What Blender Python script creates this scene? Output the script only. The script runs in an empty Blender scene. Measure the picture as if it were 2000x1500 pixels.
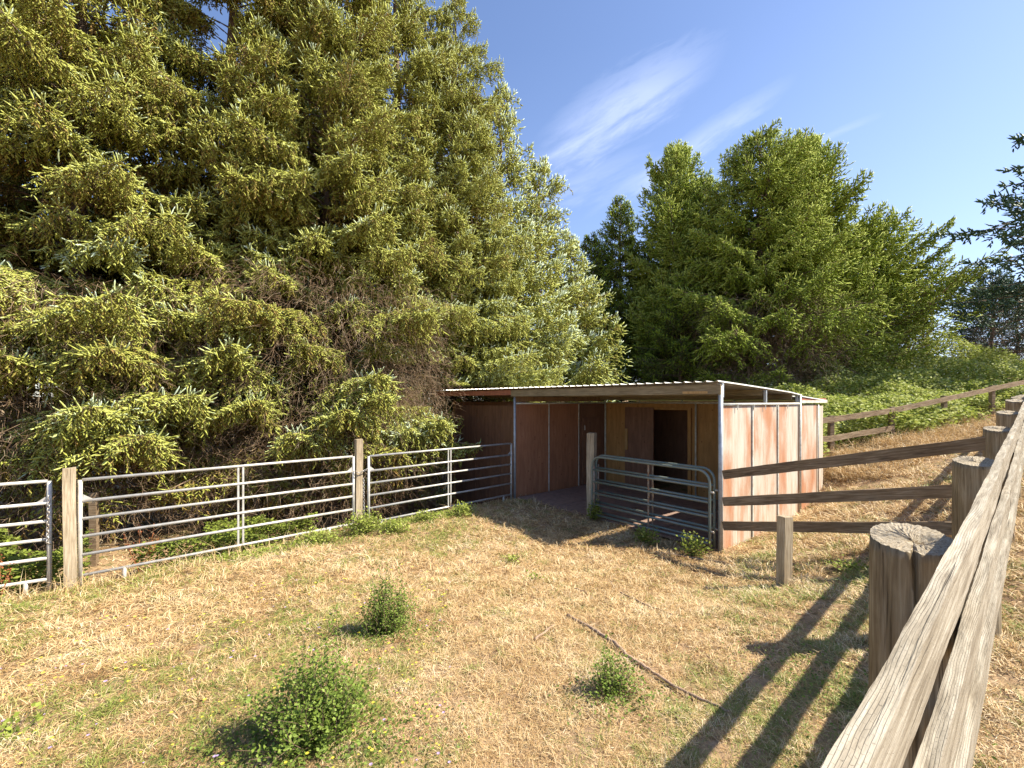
import bpy, math, random
import numpy as np
from mathutils import Vector, Matrix
random.seed(7)
R = np.random.default_rng(11)
rad = math.radians
sc = bpy.context.scene
col = sc.collection

# ------------------------------------------------------------------ camera, sky, sun, exposure
cam_d = bpy.data.cameras.new('camera'); cam = bpy.data.objects.new('camera', cam_d); col.objects.link(cam)
cam.location = (0, 0, 2.5); cam.rotation_euler = (rad(90), 0, 0)
cam_d.sensor_width = 36; cam_d.lens = 15.52; cam_d.shift_y = 0.016
cam_d.clip_start = 0.02; cam_d.clip_end = 3000
sc.camera = cam
sc.view_settings.view_transform = 'Standard'; sc.view_settings.look = 'None'
sc.view_settings.exposure = 1.2; sc.view_settings.gamma = 1

SUN_AZ, SUN_EL = 96.0, 45.0            # azimuth clockwise from +Y
world = bpy.data.worlds.new('World'); sc.world = world; world.use_nodes = True
def N(nt, t, **k):
    n = nt.nodes.new(t)
    for a, v in k.items():
        if a in n.inputs.keys() if isinstance(a, str) else False: pass
        setattr(n, a, v)
    return n
def world_nodes():
    nt = world.node_tree; nt.nodes.clear(); L = nt.links.new
    out = N(nt, 'ShaderNodeOutputWorld'); bg = N(nt, 'ShaderNodeBackground'); bg.inputs[1].default_value = 0.10
    sky = N(nt, 'ShaderNodeTexSky', sky_type='NISHITA', sun_disc=False)
    sky.sun_elevation = rad(SUN_EL); sky.sun_rotation = rad(SUN_AZ)
    sky.air_density = 1.0; sky.dust_density = 0.6; sky.ozone_density = 1.6; sky.altitude = 50
    tc = N(nt, 'ShaderNodeTexCoord'); sep = N(nt, 'ShaderNodeSeparateXYZ'); L(tc.outputs['Generated'], sep.inputs[0])
    def M(op, a, b=None, c=None, clamp=False):
        m = N(nt, 'ShaderNodeMath', operation=op); m.use_clamp = clamp
        for i, v in enumerate((a, b, c)):
            if v is None: continue
            if isinstance(v, (int, float)): m.inputs[i].default_value = v
            else: L(v, m.inputs[i])
        return m.outputs[0]
    yy = M('MAXIMUM', sep.outputs[1], 0.05)
    u = M('DIVIDE', sep.outputs[0], yy); v = M('DIVIDE', sep.outputs[2], yy)
    comb = N(nt, 'ShaderNodeCombineXYZ'); L(u, comb.inputs[0]); L(v, comb.inputs[1])
    def wisp(u0, v0, ang, la, lb, seed, warp):
        # soft elongated cirrus patch at a fixed direction of the sky
        ca, sa = math.cos(rad(ang)), math.sin(rad(ang))
        du = M('SUBTRACT', u, u0); dv = M('SUBTRACT', v, v0)
        a = M('ADD', M('MULTIPLY', du, ca), M('MULTIPLY', dv, sa))
        b = M('SUBTRACT', M('MULTIPLY', dv, ca), M('MULTIPLY', du, sa))
        cc = N(nt, 'ShaderNodeCombineXYZ'); L(M('MULTIPLY', a, 2.0), cc.inputs[0]); L(M('MULTIPLY', b, 9.0), cc.inputs[1]); cc.inputs[2].default_value = seed
        n = N(nt, 'ShaderNodeTexNoise'); n.inputs['Scale'].default_value = 2.9; n.inputs['Detail'].default_value = 10; n.inputs['Roughness'].default_value = .62; n.inputs['Distortion'].default_value = .35
        L(cc.outputs[0], n.inputs['Vector'])
        nz = M('SUBTRACT', n.outputs[0], 0.5)
        b2 = M('ADD', b, M('MULTIPLY', nz, warp))
        a2 = M('ADD', a, M('MULTIPLY', nz, warp * 2))
        e = M('ADD', M('POWER', M('ABSOLUTE', M('DIVIDE', a2, la)), 2.4), M('POWER', M('ABSOLUTE', M('DIVIDE', b2, lb)), 2.0))
        m = M('SUBTRACT', 1.0, e, clamp=True)
        m = M('MULTIPLY', M('POWER', m, 1.4), M('ADD', 0.72, M('MULTIPLY', nz, 2.6)), clamp=True)
        return m
    m = wisp(0.262, 0.675, 33, 0.26, 0.090, 3.0, 0.12)
    m1 = M('MULTIPLY', wisp(0.19, 0.60, 30, .22, .055, 5.0, .08), .6)
    m2 = M('MULTIPLY', wisp(0.40, 0.565, 34, 0.30, 0.034, 8.0, 0.07), 1.0)
    m3 = M('MULTIPLY', wisp(0.19, 0.50, 22, 0.16, 0.05, 12.0, 0.07), 0.6)
    m4 = M('MULTIPLY', wisp(0.72, 0.60, 22, 0.14, 0.012, 17.0, 0.03), 0.5)
    tot = M('ADD', M('ADD', M('ADD', M('ADD', m, m1), m2), m3), m4, clamp=True)
    mix = N(nt, 'ShaderNodeMix', data_type='RGBA')
    L(M('MULTIPLY', tot, 0.55), mix.inputs[0])
    # cirrus and the pale band of thin high cloud low over the right of the sky
    L(sky.outputs[0], mix.inputs[6]); mix.inputs[7].default_value = (4.0, 4.6, 5.8, 1)
    mix2 = N(nt, 'ShaderNodeMix', data_type='RGBA')
    low = M('MULTIPLY', M('SUBTRACT', 0.62, sep.outputs[2], clamp=True), M('ADD', sep.outputs[0], 0.35, clamp=True))
    L(M('MULTIPLY', low, 0.75, clamp=True), mix2.inputs[0])
    L(mix.outputs[2], mix2.inputs[6]); mix2.inputs[7].default_value = (3.3, 4.1, 6.0, 1)
    mix3 = N(nt, 'ShaderNodeMix', data_type='RGBA', blend_type='MULTIPLY'); mix3.inputs[0].default_value = 1
    L(mix2.outputs[2], mix3.inputs[6]); mix3.inputs[7].default_value = (.97, .97, 1.08, 1); L(mix3.outputs[2], bg.inputs[0]); L(bg.outputs[0], out.inputs[0])
world_nodes()

sd = bpy.data.lights.new('sun', 'SUN'); sun = bpy.data.objects.new('sun', sd); col.objects.link(sun)
sd.energy = 5.0; sd.angle = rad(0.55); sd.color = (1.0, 0.91, 0.74)
az, el = rad(SUN_AZ), rad(SUN_EL)
sv = Vector((math.sin(az) * math.cos(el), math.cos(az) * math.cos(el), math.sin(el)))
sun.rotation_euler = sv.to_track_quat('Z', 'Y').to_euler(); sun.location = (10, 5, 30)

# ------------------------------------------------------------------ materials
def new_mat(name):
    m = bpy.data.materials.new(name); m.use_nodes = True
    nt = m.node_tree; b = nt.nodes['Principled BSDF']
    b.inputs['Roughness'].default_value = .8
    return m, nt, b
def ramp(nt, stops, interp='LINEAR'):
    r = nt.nodes.new('ShaderNodeValToRGB'); r.color_ramp.interpolation = interp
    els = r.color_ramp.elements
    while len(els) < len(stops): els.new(0.5)
    for e, (p, c) in zip(els, stops): e.position = p; e.color = (*c, 1)
    return r
def noise(nt, vec, scale, detail=4, rough=.55, mapping=None, dist=0):
    n = nt.nodes.new('ShaderNodeTexNoise'); n.inputs['Scale'].default_value = scale
    n.inputs['Detail'].default_value = detail; n.inputs['Roughness'].default_value = rough; n.inputs['Distortion'].default_value = dist
    if mapping is not None:
        mp = nt.nodes.new('ShaderNodeMapping'); mp.inputs['Scale'].default_value = mapping
        nt.links.new(vec, mp.inputs[0]); vec = mp.outputs[0]
    nt.links.new(vec, n.inputs['Vector']); return n.outputs[0]
def mixc(nt, fac, a, b, mode='MIX'):
    m = nt.nodes.new('ShaderNodeMix'); m.data_type = 'RGBA'; m.blend_type = mode
    for i, v in ((0, fac), (6, a), (7, b)):
        if isinstance(v, (int, float)): m.inputs[i].default_value = v
        elif isinstance(v, tuple): m.inputs[i].default_value = (*v, 1)
        else: nt.links.new(v, m.inputs[i])
    return m.outputs[2]
def bump(nt, b, h, strength, dist):
    n = nt.nodes.new('ShaderNodeBump'); n.inputs['Strength'].default_value = strength; n.inputs['Distance'].default_value = dist
    nt.links.new(h, n.inputs['Height']); nt.links.new(n.outputs[0], b.inputs['Normal'])
def objc(nt, kind='Object'):
    return nt.nodes.new('ShaderNodeTexCoord').outputs[kind]
def rnd(nt): return nt.nodes.new('ShaderNodeObjectInfo').outputs['Random']

def leaf_mat(name, stops, transl=.25, spec=.25, rough=.55):
    """foliage: colour from the 'tint' value stored per leaf"""
    m, nt, b = new_mat(name); L = nt.links.new
    a = nt.nodes.new('ShaderNodeAttribute'); a.attribute_name = 'tint'
    r = ramp(nt, stops); L(a.outputs['Fac'], r.inputs[0])
    L(r.outputs[0], b.inputs['Base Color']); b.inputs['Roughness'].default_value = rough
    b.inputs['Specular IOR Level'].default_value = spec
    t = nt.nodes.new('ShaderNodeBsdfTranslucent'); L(r.outputs[0], t.inputs[0])
    mx = nt.nodes.new('ShaderNodeMixShader'); mx.inputs[0].default_value = transl
    L(b.outputs[0], mx.inputs[1]); L(t.outputs[0], mx.inputs[2]); L(mx.outputs[0], nt.nodes['Material Output'].inputs[0])
    return m
M = {}
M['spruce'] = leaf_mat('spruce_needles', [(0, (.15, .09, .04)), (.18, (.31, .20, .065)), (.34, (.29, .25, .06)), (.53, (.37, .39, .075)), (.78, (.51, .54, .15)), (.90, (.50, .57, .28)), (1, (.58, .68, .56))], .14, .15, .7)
M['cypress'] = leaf_mat('conifer_green', [(0, (.08, .05, .025)), (.25, (.08, .095, .03)), (.5, (.14, .20, .03)), (.75, (.29, .38, .04)), (1, (.44, .50, .12))], .16, .12, .7)
M['fir'] = leaf_mat('fir_dark', [(0, (.05, .04, .025)), (.3, (.035, .07, .05)), (.6, (.06, .12, .075)), (1, (.14, .22, .12))], .15, .3, .5)
M['bramble'] = leaf_mat('bramble_leaf', [(0, (.10, .07, .03)), (.2, (.11, .14, .03)), (.55, (.25, .31, .05)), (.8, (.42, .46, .12)), (1, (.50, .52, .26))], .3, .15, .65)
M['bush'] = leaf_mat('bush_leaf', [(0, (.07, .05, .03)), (.3, (.10, .15, .025)), (.7, (.19, .27, .045)), (1, (.32, .40, .10))], .3, .25, .6)
M['grass'] = leaf_mat('dry_grass_blades', [(0, (.11, .07, .035)), (.2, (.34, .20, .08)), (.4, (.55, .38, .18)), (.6, (.68, .53, .30)), (.68, (.74, .62, .42)), (.70, (.34, .32, .09)), (.85, (.24, .28, .06)), (1, (.14, .2, .035))], .2, .3, .5)
M['petal'] = leaf_mat('wildflower_petals', [(0, (.75, .62, .05)), (.5, (.8, .7, .1)), (.55, (.42, .30, .55)), (1, (.5, .38, .62))], .2)
M['reddish'] = leaf_mat('dry_dock_seed', [(0, (.22, .06, .03)), (.5, (.38, .12, .05)), (1, (.45, .25, .10))], .2)
M['twig'] = leaf_mat('dead_twig', [(0, (.16, .10, .06)), (.6, (.30, .20, .12)), (1, (.46, .36, .25))], .0)

def bark_mat(name, c1, c2, sc_=6):
    m, nt, b = new_mat(name); o = objc(nt)
    n = noise(nt, o, sc_, 6, .65, (3, 3, .5)); r = ramp(nt, [(.3, c1), (.7, c2)])
    nt.links.new(n, r.inputs[0]); nt.links.new(r.outputs[0], b.inputs['Base Color']); bump(nt, b, n, .8, .03)
    return m
M['bark'] = bark_mat('conifer_bark', (.07, .045, .03), (.24, .16, .105))
M['limb'] = bark_mat('limb_bark', (.12, .08, .05), (.30, .21, .14))

def soil_mat():
    m, nt, b = new_mat('dry_soil_and_thatch'); g = nt.nodes.new('ShaderNodeNewGeometry').outputs['Position']
    n1 = noise(nt, g, .45, 5, .6); n2 = noise(nt, g, 14, 6, .7); n3 = noise(nt, g, 2.3, 5, .6)
    r = ramp(nt, [(.25, (.17, .11, .06)), (.5, (.34, .23, .135)), (.75, (.50, .36, .22))]); nt.links.new(n2, r.inputs[0])
    gr = ramp(nt, [(.3, (.10, .12, .035)), (.7, (.20, .19, .07))]); nt.links.new(n2, gr.inputs[0])
    f = ramp(nt, [(.52, (0, 0, 0)), (.66, (1, 1, 1))]); nt.links.new(n3, f.inputs[0])
    c = mixc(nt, f.outputs[0], r.outputs[0], gr.outputs[0])
    nt.links.new(c, b.inputs['Base Color']); b.inputs['Roughness'].default_value = .95; b.inputs['Specular IOR Level'].default_value = .1
    bump(nt, b, n2, .9, .03)
    return m
M['soil'] = soil_mat()

def steel_mat(name, base, dirt, rough=.45, metal=.25):
    m, nt, b = new_mat(name); o = objc(nt)
    n = noise(nt, o, 9, 6, .7); r = ramp(nt, [(.35, dirt), (.6, base)]); nt.links.new(n, r.inputs[0])
    nt.links.new(r.outputs[0], b.inputs['Base Color']); b.inputs['Roughness'].default_value = rough; b.inputs['Metallic'].default_value = metal
    bump(nt, b, noise(nt, o, 60, 3), .15, .002)
    return m
M['galv'] = steel_mat('galvanised_steel', (.56, .55, .52), (.42, .40, .36))
M['galv_post'] = steel_mat('galvanised_post', (.42, .46, .50), (.30, .32, .33))
M['trim'] = steel_mat('pale_frame_trim', (.60, .61, .56), (.40, .38, .30), .5, .1)
M['green_steel'] = steel_mat('green_painted_steel', (.13, .18, .165), (.21, .21, .18), .35, .1)
M['rusty'] = steel_mat('rusty_steel', (.22, .13, .08), (.30, .27, .22), .7, .1)
M['chain'] = steel_mat('chain_steel', (.50, .50, .50), (.30, .25, .2), .4, .6)
M['roof_metal'] = steel_mat('roof_sheet_metal', (.60, .60, .58), (.46, .44, .38), .45, .4)

def wood_mat(name, c_dark, c_mid, c_light, axis=0, scale=1.0, crack=0.6, knots=False, checks=False):
    """weathered timber, grain along the given local axis"""
    m, nt, b = new_mat(name); o = objc(nt); L = nt.links.new
    s = [22 * scale] * 3; s[axis] = 1.3 * scale
    add = nt.nodes.new('ShaderNodeVectorMath'); add.operation = 'ADD'; L(o, add.inputs[0])
    cr = nt.nodes.new('ShaderNodeCombineXYZ'); mm = nt.nodes.new('ShaderNodeMath'); mm.operation = 'MULTIPLY'; L(rnd(nt), mm.inputs[0]); mm.inputs[1].default_value = 37
    for i in range(3): L(mm.outputs[0], cr.inputs[i])
    L(cr.outputs[0], add.inputs[1]); v = add.outputs[0]
    g = noise(nt, v, 2.6, 7, .65, tuple(s), .35)
    big = noise(nt, v, 1.7, 4, .6)
    r = ramp(nt, [(.28, c_dark), (.5, c_mid), (.72, c_light)]); L(g, r.inputs[0])
    r2 = ramp(nt, [(.3, (.55, .52, .47)), (.7, (1.0, 1.0, 1.0))]); L(big, r2.inputs[0])
    c = mixc(nt, .75, r.outputs[0], r2.outputs[0], 'MULTIPLY')
    s2 = [30 * scale] * 3; s2[axis] = .9 * scale
    ck = noise(nt, v, 2.0, 3, .5, tuple(s2), .6)
    cm = ramp(nt, [(.0, (1, 1, 1)), (.30, (1, 1, 1)), (.36, (0, 0, 0))]); L(ck, cm.inputs[0])
    fm = nt.nodes.new('ShaderNodeMath'); fm.operation = 'MULTIPLY'; L(cm.outputs[0], fm.inputs[0]); fm.inputs[1].default_value = crack
    c = mixc(nt, fm.outputs[0], c, tuple(x * .28 for x in c_dark))
    hsum = nt.nodes.new('ShaderNodeMath'); hsum.operation = 'SUBTRACT'; L(g, hsum.inputs[0]); L(fm.outputs[0], hsum.inputs[1])
    h = hsum.outputs[0]
    if checks:
        sx = nt.nodes.new('ShaderNodeSeparateXYZ'); L(v, sx.inputs[0]); yz = nt.nodes.new('ShaderNodeMath'); yz.operation = 'ADD'; L(sx.outputs[1], yz.inputs[0]); L(sx.outputs[2], yz.inputs[1])
        wob = nt.nodes.new('ShaderNodeMath'); wob.operation = 'MULTIPLY_ADD'; L(noise(nt, v, 3.0, 2, .5, (1, 3, 3)), wob.inputs[0]); wob.inputs[1].default_value = .022; L(yz.outputs[0], wob.inputs[2])
        wob2 = nt.nodes.new('ShaderNodeMath'); wob2.operation = 'MULTIPLY_ADD'; L(noise(nt, v, 60, 2), wob2.inputs[0]); wob2.inputs[1].default_value = .03; L(sx.outputs[0], wob2.inputs[2])
        cx_ = nt.nodes.new('ShaderNodeCombineXYZ'); L(wob2.outputs[0], cx_.inputs[0]); L(wob.outputs[0], cx_.inputs[1])
        br = nt.nodes.new('ShaderNodeTexBrick'); br.inputs['Scale'].default_value = 1; br.inputs['Brick Width'].default_value = .022; br.inputs['Row Height'].default_value = .0052
        br.inputs['Mortar Size'].default_value = .0006; br.inputs['Mortar Smooth'].default_value = .6; L(cx_.outputs[0], br.inputs['Vector'])
        cm2 = nt.nodes.new('ShaderNodeMath'); cm2.operation = 'MULTIPLY'; L(br.outputs['Fac'], cm2.inputs[0]); cm2.inputs[1].default_value = 1.0
        gm = ramp(nt, [(.35, (.1, .1, .1)), (.62, (1, 1, 1))]); L(noise(nt, v, 5, 4, .6, (.6, 3, 3)), gm.inputs[0])
        f2 = nt.nodes.new('ShaderNodeMath'); f2.operation = 'MULTIPLY'; L(cm2.outputs[0], f2.inputs[0]); L(gm.outputs[0], f2.inputs[1])
        f3 = nt.nodes.new('ShaderNodeMath'); f3.operation = 'MULTIPLY'; L(f2.outputs[0], f3.inputs[0]); f3.inputs[1].default_value = .55
        c = mixc(nt, f3.outputs[0], c, tuple(x * .35 for x in c_dark))
        h2 = nt.nodes.new('ShaderNodeMath'); h2.operation = 'SUBTRACT'; L(h, h2.inputs[0]); L(f3.outputs[0], h2.inputs[1]); h = h2.outputs[0]
    if knots:
        vo = nt.nodes.new('ShaderNodeTexVoronoi'); vo.inputs['Scale'].default_value = 1.0
        mp = nt.nodes.new('ShaderNodeMapping'); sk = [11.] * 3; sk[axis] = 2.2; mp.inputs['Scale'].default_value = tuple(sk); L(v, mp.inputs[0]); L(mp.outputs[0], vo.inputs['Vector'])
        km = ramp(nt, [(0, (1, 1, 1)), (.10, (1, 1, 1)), (.2, (0, 0, 0))]); L(vo.outputs['Distance'], km.inputs[0])
        kf = nt.nodes.new('ShaderNodeMath'); kf.operation = 'MULTIPLY'; L(km.outputs[0], kf.inputs[0]); kf.inputs[1].default_value = .55
        c = mixc(nt, kf.outputs[0], c, tuple(x * .5 for x in c_dark))
    L(c, b.inputs['Base Color']); b.inputs['Roughness'].default_value = .85; b.inputs['Specular IOR Level'].default_value = .2
    bump(nt, b, h, .7, .006)
    return m
M['rail_near'] = wood_mat('weathered_rail_wood', (.19, .155, .11), (.39, .345, .27), (.56, .515, .43), 0, 1.0, .55, False, True)
M['rail'] = wood_mat('brown_rail_wood', (.11, .075, .045), (.25, .18, .115), (.42, .34, .24), 0, 1.0, .5, True)
M['post_wood'] = wood_mat('round_post_wood', (.13, .095, .055), (.28, .22, .14), (.44, .38, .27), 2, 1.0, .6)
M['post_grey'] = wood_mat('square_post_wood', (.25, .19, .12), (.45, .37, .26), (.62, .54, .41), 2, 1.0, .5)
M['end_grain_lit'] = wood_mat('weathered_end_grain_lit', (.22, .16, .10), (.42, .36, .27), (.58, .53, .44), 2, 2.0, .5)  # weathered end grain, coloured paler so post tops under the rail's shadow look sunlit
M['fascia'] = wood_mat('fascia_timber', (.16, .12, .07), (.30, .24, .15), (.42, .35, .23), 1, 1.0, .4)
M['batten'] = wood_mat('pale_batten_wood', (.42, .25, .10), (.56, .36, .16), (.66, .45, .22), 2, 1.0, .3)
M['stick'] = wood_mat('fallen_stick_bark', (.20, .13, .09), (.40, .28, .20), (.55, .42, .32), 2, 2.0, .5)

def ply_out(name):
    m, nt, b = new_mat(name); L = nt.links.new; o = objc(nt)
    add = nt.nodes.new('ShaderNodeVectorMath'); add.operation = 'ADD'; L(o, add.inputs[0])
    mm = nt.nodes.new('ShaderNodeMath'); mm.operation = 'MULTIPLY'; L(rnd(nt), mm.inputs[0]); mm.inputs[1].default_value = 19
    cr = nt.nodes.new('ShaderNodeCombineXYZ'); [L(mm.outputs[0], cr.inputs[i]) for i in range(3)]; L(cr.outputs[0], add.inputs[1]); v = add.outputs[0]
    base = ramp(nt, [(.3, (.34, .27, .20)), (.5, (.47, .42, .35)), (.75, (.61, .58, .53))])
    L(noise(nt, v, 1.8, 6, .7, (9, 9, .7), .3), base.inputs[0])
    red = ramp(nt, [(.3, (.30, .095, .035)), (.7, (.44, .19, .075))]); L(noise(nt, v, 4, 6, .7, (10, 10, 1.2)), red.inputs[0])
    # remains of red paint: tall blotches, frayed along the grain
    big = noise(nt, v, 1.0, 2, .5, (2.2, 2.2, .85)); fr = noise(nt, v, 5.5, 9, .8, (9, 9, .9), 1.6)
    s = nt.nodes.new('ShaderNodeMath'); s.operation = 'MULTIPLY_ADD'; L(fr, s.inputs[0]); s.inputs[1].default_value = .55; L(big, s.inputs[2])
    f = ramp(nt, [(.75, (0, 0, 0)), (.86, (.55, .55, .55)), (.97, (.85, .85, .85))]); L(s.outputs[0], f.inputs[0])
    c = mixc(nt, f.outputs[0], base.outputs[0], red.outputs[0])
    # thin pinkish wash everywhere
    w = ramp(nt, [(.40, (0, 0, 0)), (.75, (.25, .25, .25))]); L(noise(nt, v, 1.3, 3, .6, (3, 3, .5)), w.inputs[0])
    c = mixc(nt, w.outputs[0], c, (.48, .31, .20))
    # wavy plywood grain
    wv = nt.nodes.new('ShaderNodeTexWave'); wv.inputs['Scale'].default_value = 5; wv.inputs['Distortion'].default_value = 7; wv.inputs['Detail'].default_value = 3
    mp = nt.nodes.new('ShaderNodeMapping'); mp.inputs['Scale'].default_value = (3, 3, .45); L(v, mp.inputs[0]); L(mp.outputs[0], wv.inputs['Vector'])
    wr = ramp(nt, [(.0, (.80, .76, .72)), (.4, (1, 1, 1))]); L(wv.outputs[1], wr.inputs[0])
    c = mixc(nt, .6, c, wr.outputs[0], 'MULTIPLY')
    L(c, b.inputs['Base Color']); b.inputs['Roughness'].default_value = .85; b.inputs['Specular IOR Level'].default_value = .2
    bump(nt, b, fr, .4, .004)
    return m
M['ply_out'] = ply_out('weathered_red_plywood')
def ply_in(name, a, c_, d):
    m, nt, b = new_mat(name); L = nt.links.new; o = objc(nt)
    r = ramp(nt, [(.3, a), (.55, c_), (.8, d)]); L(noise(nt, o, 2.0, 7, .7, (5, 5, .8), .4), r.inputs[0])
    vo = nt.nodes.new('ShaderNodeTexVoronoi'); vo.inputs['Scale'].default_value = 5.0; L(o, vo.inputs['Vector'])
    k = ramp(nt, [(0, (.35, .3, .3)), (.08, (.5, .45, .45)), (.13, (1, 1, 1))]); L(vo.outputs['Distance'], k.inputs[0])
    c = mixc(nt, .8, r.outputs[0], k.outputs[0], 'MULTIPLY')
    L(c, b.inputs['Base Color']); b.inputs['Roughness'].default_value = .7
    bump(nt, b, noise(nt, o, 4, 5, .7, (9, 9, 1)), .3, .003)
    return m
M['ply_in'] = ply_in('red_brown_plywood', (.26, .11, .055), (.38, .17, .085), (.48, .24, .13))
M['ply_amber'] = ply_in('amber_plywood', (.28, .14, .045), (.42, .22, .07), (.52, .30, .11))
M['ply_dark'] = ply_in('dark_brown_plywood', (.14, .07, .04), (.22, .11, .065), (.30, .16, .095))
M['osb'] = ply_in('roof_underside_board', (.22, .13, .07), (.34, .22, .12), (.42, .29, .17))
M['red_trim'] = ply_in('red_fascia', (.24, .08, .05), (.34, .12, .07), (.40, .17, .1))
M['mat'] = steel_mat('dusty_rubber_mat', (.29, .195, .155), (.19, .125, .10), .9, 0)
M['cream'] = steel_mat('pale_edge_board', (.60, .56, .48), (.48, .42, .34), .8, 0)

# ------------------------------------------------------------------ object helpers
def tag(o, label=None, cat=None, group=None, kind=None):
    if label: o['label'] = label
    if cat: o['category'] = cat
    if group: o['group'] = group
    if kind: o['kind'] = kind
    return o
def empty(name, loc, rz=0.0, parent=None):
    o = bpy.data.objects.new(name, None); col.objects.link(o); o.location = loc; o.rotation_euler = (0, 0, rz)
    o.empty_display_size = .2
    return o
class MB:
    def __init__(s): s.v = []; s.f = []; s.sm = []
    def box(s, x0, x1, y0, y1, z0, z1):
        n = len(s.v)
        s.v += [(x, y, z) for z in (z0, z1) for y in (y0, y1) for x in (x0, x1)]
        for q in ((0, 2, 3, 1), (4, 5, 7, 6), (0, 1, 5, 4), (2, 6, 7, 3), (0, 4, 6, 2), (1, 3, 7, 5)):
            s.f.append(tuple(n + i for i in q)); s.sm.append(False)
        return s
    def tube(s, pts, r, n=10, caps=True):
        pts = [Vector(p) for p in pts]; rs = r if isinstance(r, (list, tuple)) else [r] * len(pts)
        k0 = len(s.v); ref = None
        for i, p in enumerate(pts):
            d = (pts[min(i + 1, len(pts) - 1)] - pts[max(i - 1, 0)]).normalized()
            if ref is None: ref = Vector((0, 0, 1)) if abs(d.z) < .9 else Vector((1, 0, 0))
            a = d.cross(ref).normalized(); b = a.cross(d).normalized(); ref = b
            for j in range(n):
                t = 2 * math.pi * j / n; s.v.append(tuple(p + (a * math.cos(t) + b * math.sin(t)) * rs[i]))
        for i in range(len(pts) - 1):
            for j in range(n):
                s.f.append((k0 + i * n + j, k0 + i * n + (j + 1) % n, k0 + (i + 1) * n + (j + 1) % n, k0 + (i + 1) * n + j)); s.sm.append(True)
        if caps:
            s.f.append(tuple(k0 + j for j in range(n))[::-1]); s.f.append(tuple(k0 + (len(pts) - 1) * n + j for j in range(n))); s.sm += [False, False]
        return s
    def build(s, name, mat, parent=None, bevel=0):
        me = bpy.data.meshes.new(name); me.from_pydata(s.v, [], s.f); me.polygons.foreach_set('use_smooth', s.sm); me.update()
        import bmesh
        bm = bmesh.new(); bm.from_mesh(me); bmesh.ops.recalc_face_normals(bm, faces=bm.faces)
        if bevel: bmesh.ops.bevel(bm, geom=list(bm.edges), offset=bevel, segments=1, affect='EDGES')
        bm.to_mesh(me); bm.free()
        me.materials.append(mat)
        o = bpy.data.objects.new(name, me); col.objects.link(o)
        if parent: o.parent = parent
        return o
def fast_mesh(name, V, F, tint, mat, parent=None, nper=3):
    """V (n,3), F (m,nper) index array, tint (n,)"""
    me = bpy.data.meshes.new(name); V = np.ascontiguousarray(V, dtype=np.float32); F = np.ascontiguousarray(F, dtype=np.int32)
    me.vertices.add(len(V)); me.vertices.foreach_set('co', V.ravel())
    me.loops.add(F.size); me.loops.foreach_set('vertex_index', F.ravel())
    me.polygons.add(len(F)); me.polygons.foreach_set('loop_start', np.arange(0, F.size, nper, dtype=np.int32))
    me.update(calc_edges=True)
    if tint is not None:
        a = me.attributes.new('tint', 'FLOAT', 'POINT'); a.data.foreach_set('value', np.ascontiguousarray(tint, dtype=np.float32))
    me.materials.append(mat)
    o = bpy.data.objects.new(name, me); col.objects.link(o)
    if parent: o.parent = parent
    return o
def norm(a): return a / np.maximum(np.linalg.norm(a, axis=-1, keepdims=True), 1e-9)
def perp(D, rng):
    A = norm(np.cross(D, rng.normal(size=D.shape))); return A, np.cross(D, A)

# value noise for placing and colouring plants
def vnoise(x, y, seed=0):
    xi = np.floor(x).astype(np.int64); yi = np.floor(y).astype(np.int64); fx = x - xi; fy = y - yi
    fx = fx * fx * (3 - 2 * fx); fy = fy * fy * (3 - 2 * fy)
    def h(a, b):
        n = (a * 374761393 + b * 668265263 + seed * 974711) & 0x7fffffff
        n = ((n ^ (n >> 13)) * 1274126177) & 0x7fffffff
        return ((n ^ (n >> 16)) & 0xffff) / 65535.0
    return (h(xi, yi) * (1 - fx) + h(xi + 1, yi) * fx) * (1 - fy) + (h(xi, yi + 1) * (1 - fx) + h(xi + 1, yi + 1) * fx) * fy

# ------------------------------------------------------------------ ground shape
BO = np.array([3.45, 7.30]); BU = np.array([.767, .641]); BV = np.array([-.641, .767])   # barn corner, its depth and its width direction
CTRL = [(0, 0, .80), (-2, 0, .72), (2, -2, .85), (1.42, 1.565, .76), (3.29, 3.13, .85), (5.16, 4.7, .95), (7.03, 6.26, 1.10), (8.9, 7.83, 1.33), (10.8, 9.4, 1.38), (12.6, 11, 1.42),
        (.5, 3.2, .62), (3.2, 5.2, .34), (2.3, 3.6, .62), (3.45, 7.2, .0), (2.6, 7.2, .0), (1.2, 6.6, .05), (.9, 9.8, 0), (.05, 11.3, -.04), (1.8, 9.0, 0), (4.4, 7.9, 0.0), (5.3, 8.7, -.01), (6.2, 9.5, .03), (7.1, 10.3, .2), (7.6, 10.8, .42),
        (3, 11, 0), (5, 11, .0), (2.5, 14, -.05), (5, 13.5, .1),
        (5.2, 6.9, .45), (6.5, 8.2, .62), (-6, 5.9, -.04), (-4.5, 7.2, -.05), (-3, 8.5, -.05), (-1.5, 9.9, -.03), (-1.0, 7, .12), (-4, 4, .28), (-2, 5, .30), (-8, 4.9, -.1), (-6, 1, .5),
        (-6.6, 7, -.30), (-5, 8.7, -.40), (-3.5, 10, -.45), (-2.2, 11.2, -.5), (-3, 13, -.7), (-1.5, 13.5, -.75), (-8, 9, -.4), (-12, 10, -.7), (-10, 16, -1), (-2, 18, -.9), (5, 20, -.2), (0, 24, -1),
        (8.8, 12.2, .85), (10.6, 10.9, 1.25), (13.2, 13.6, 1.45), (17.8, 15.5, 2.0), (12, 17, 1.2), (9, 18, .6), (17, 22, 2.2), (24, 20, 3.0), (30, 30, 3.8), (10, 28, .5), (20, 32, 2.4), (-20, 30, -1), (-15, -5, 0), (10, -5, 1.1), (25, 5, 3.0), (16, 9, 2.0)]
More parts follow.
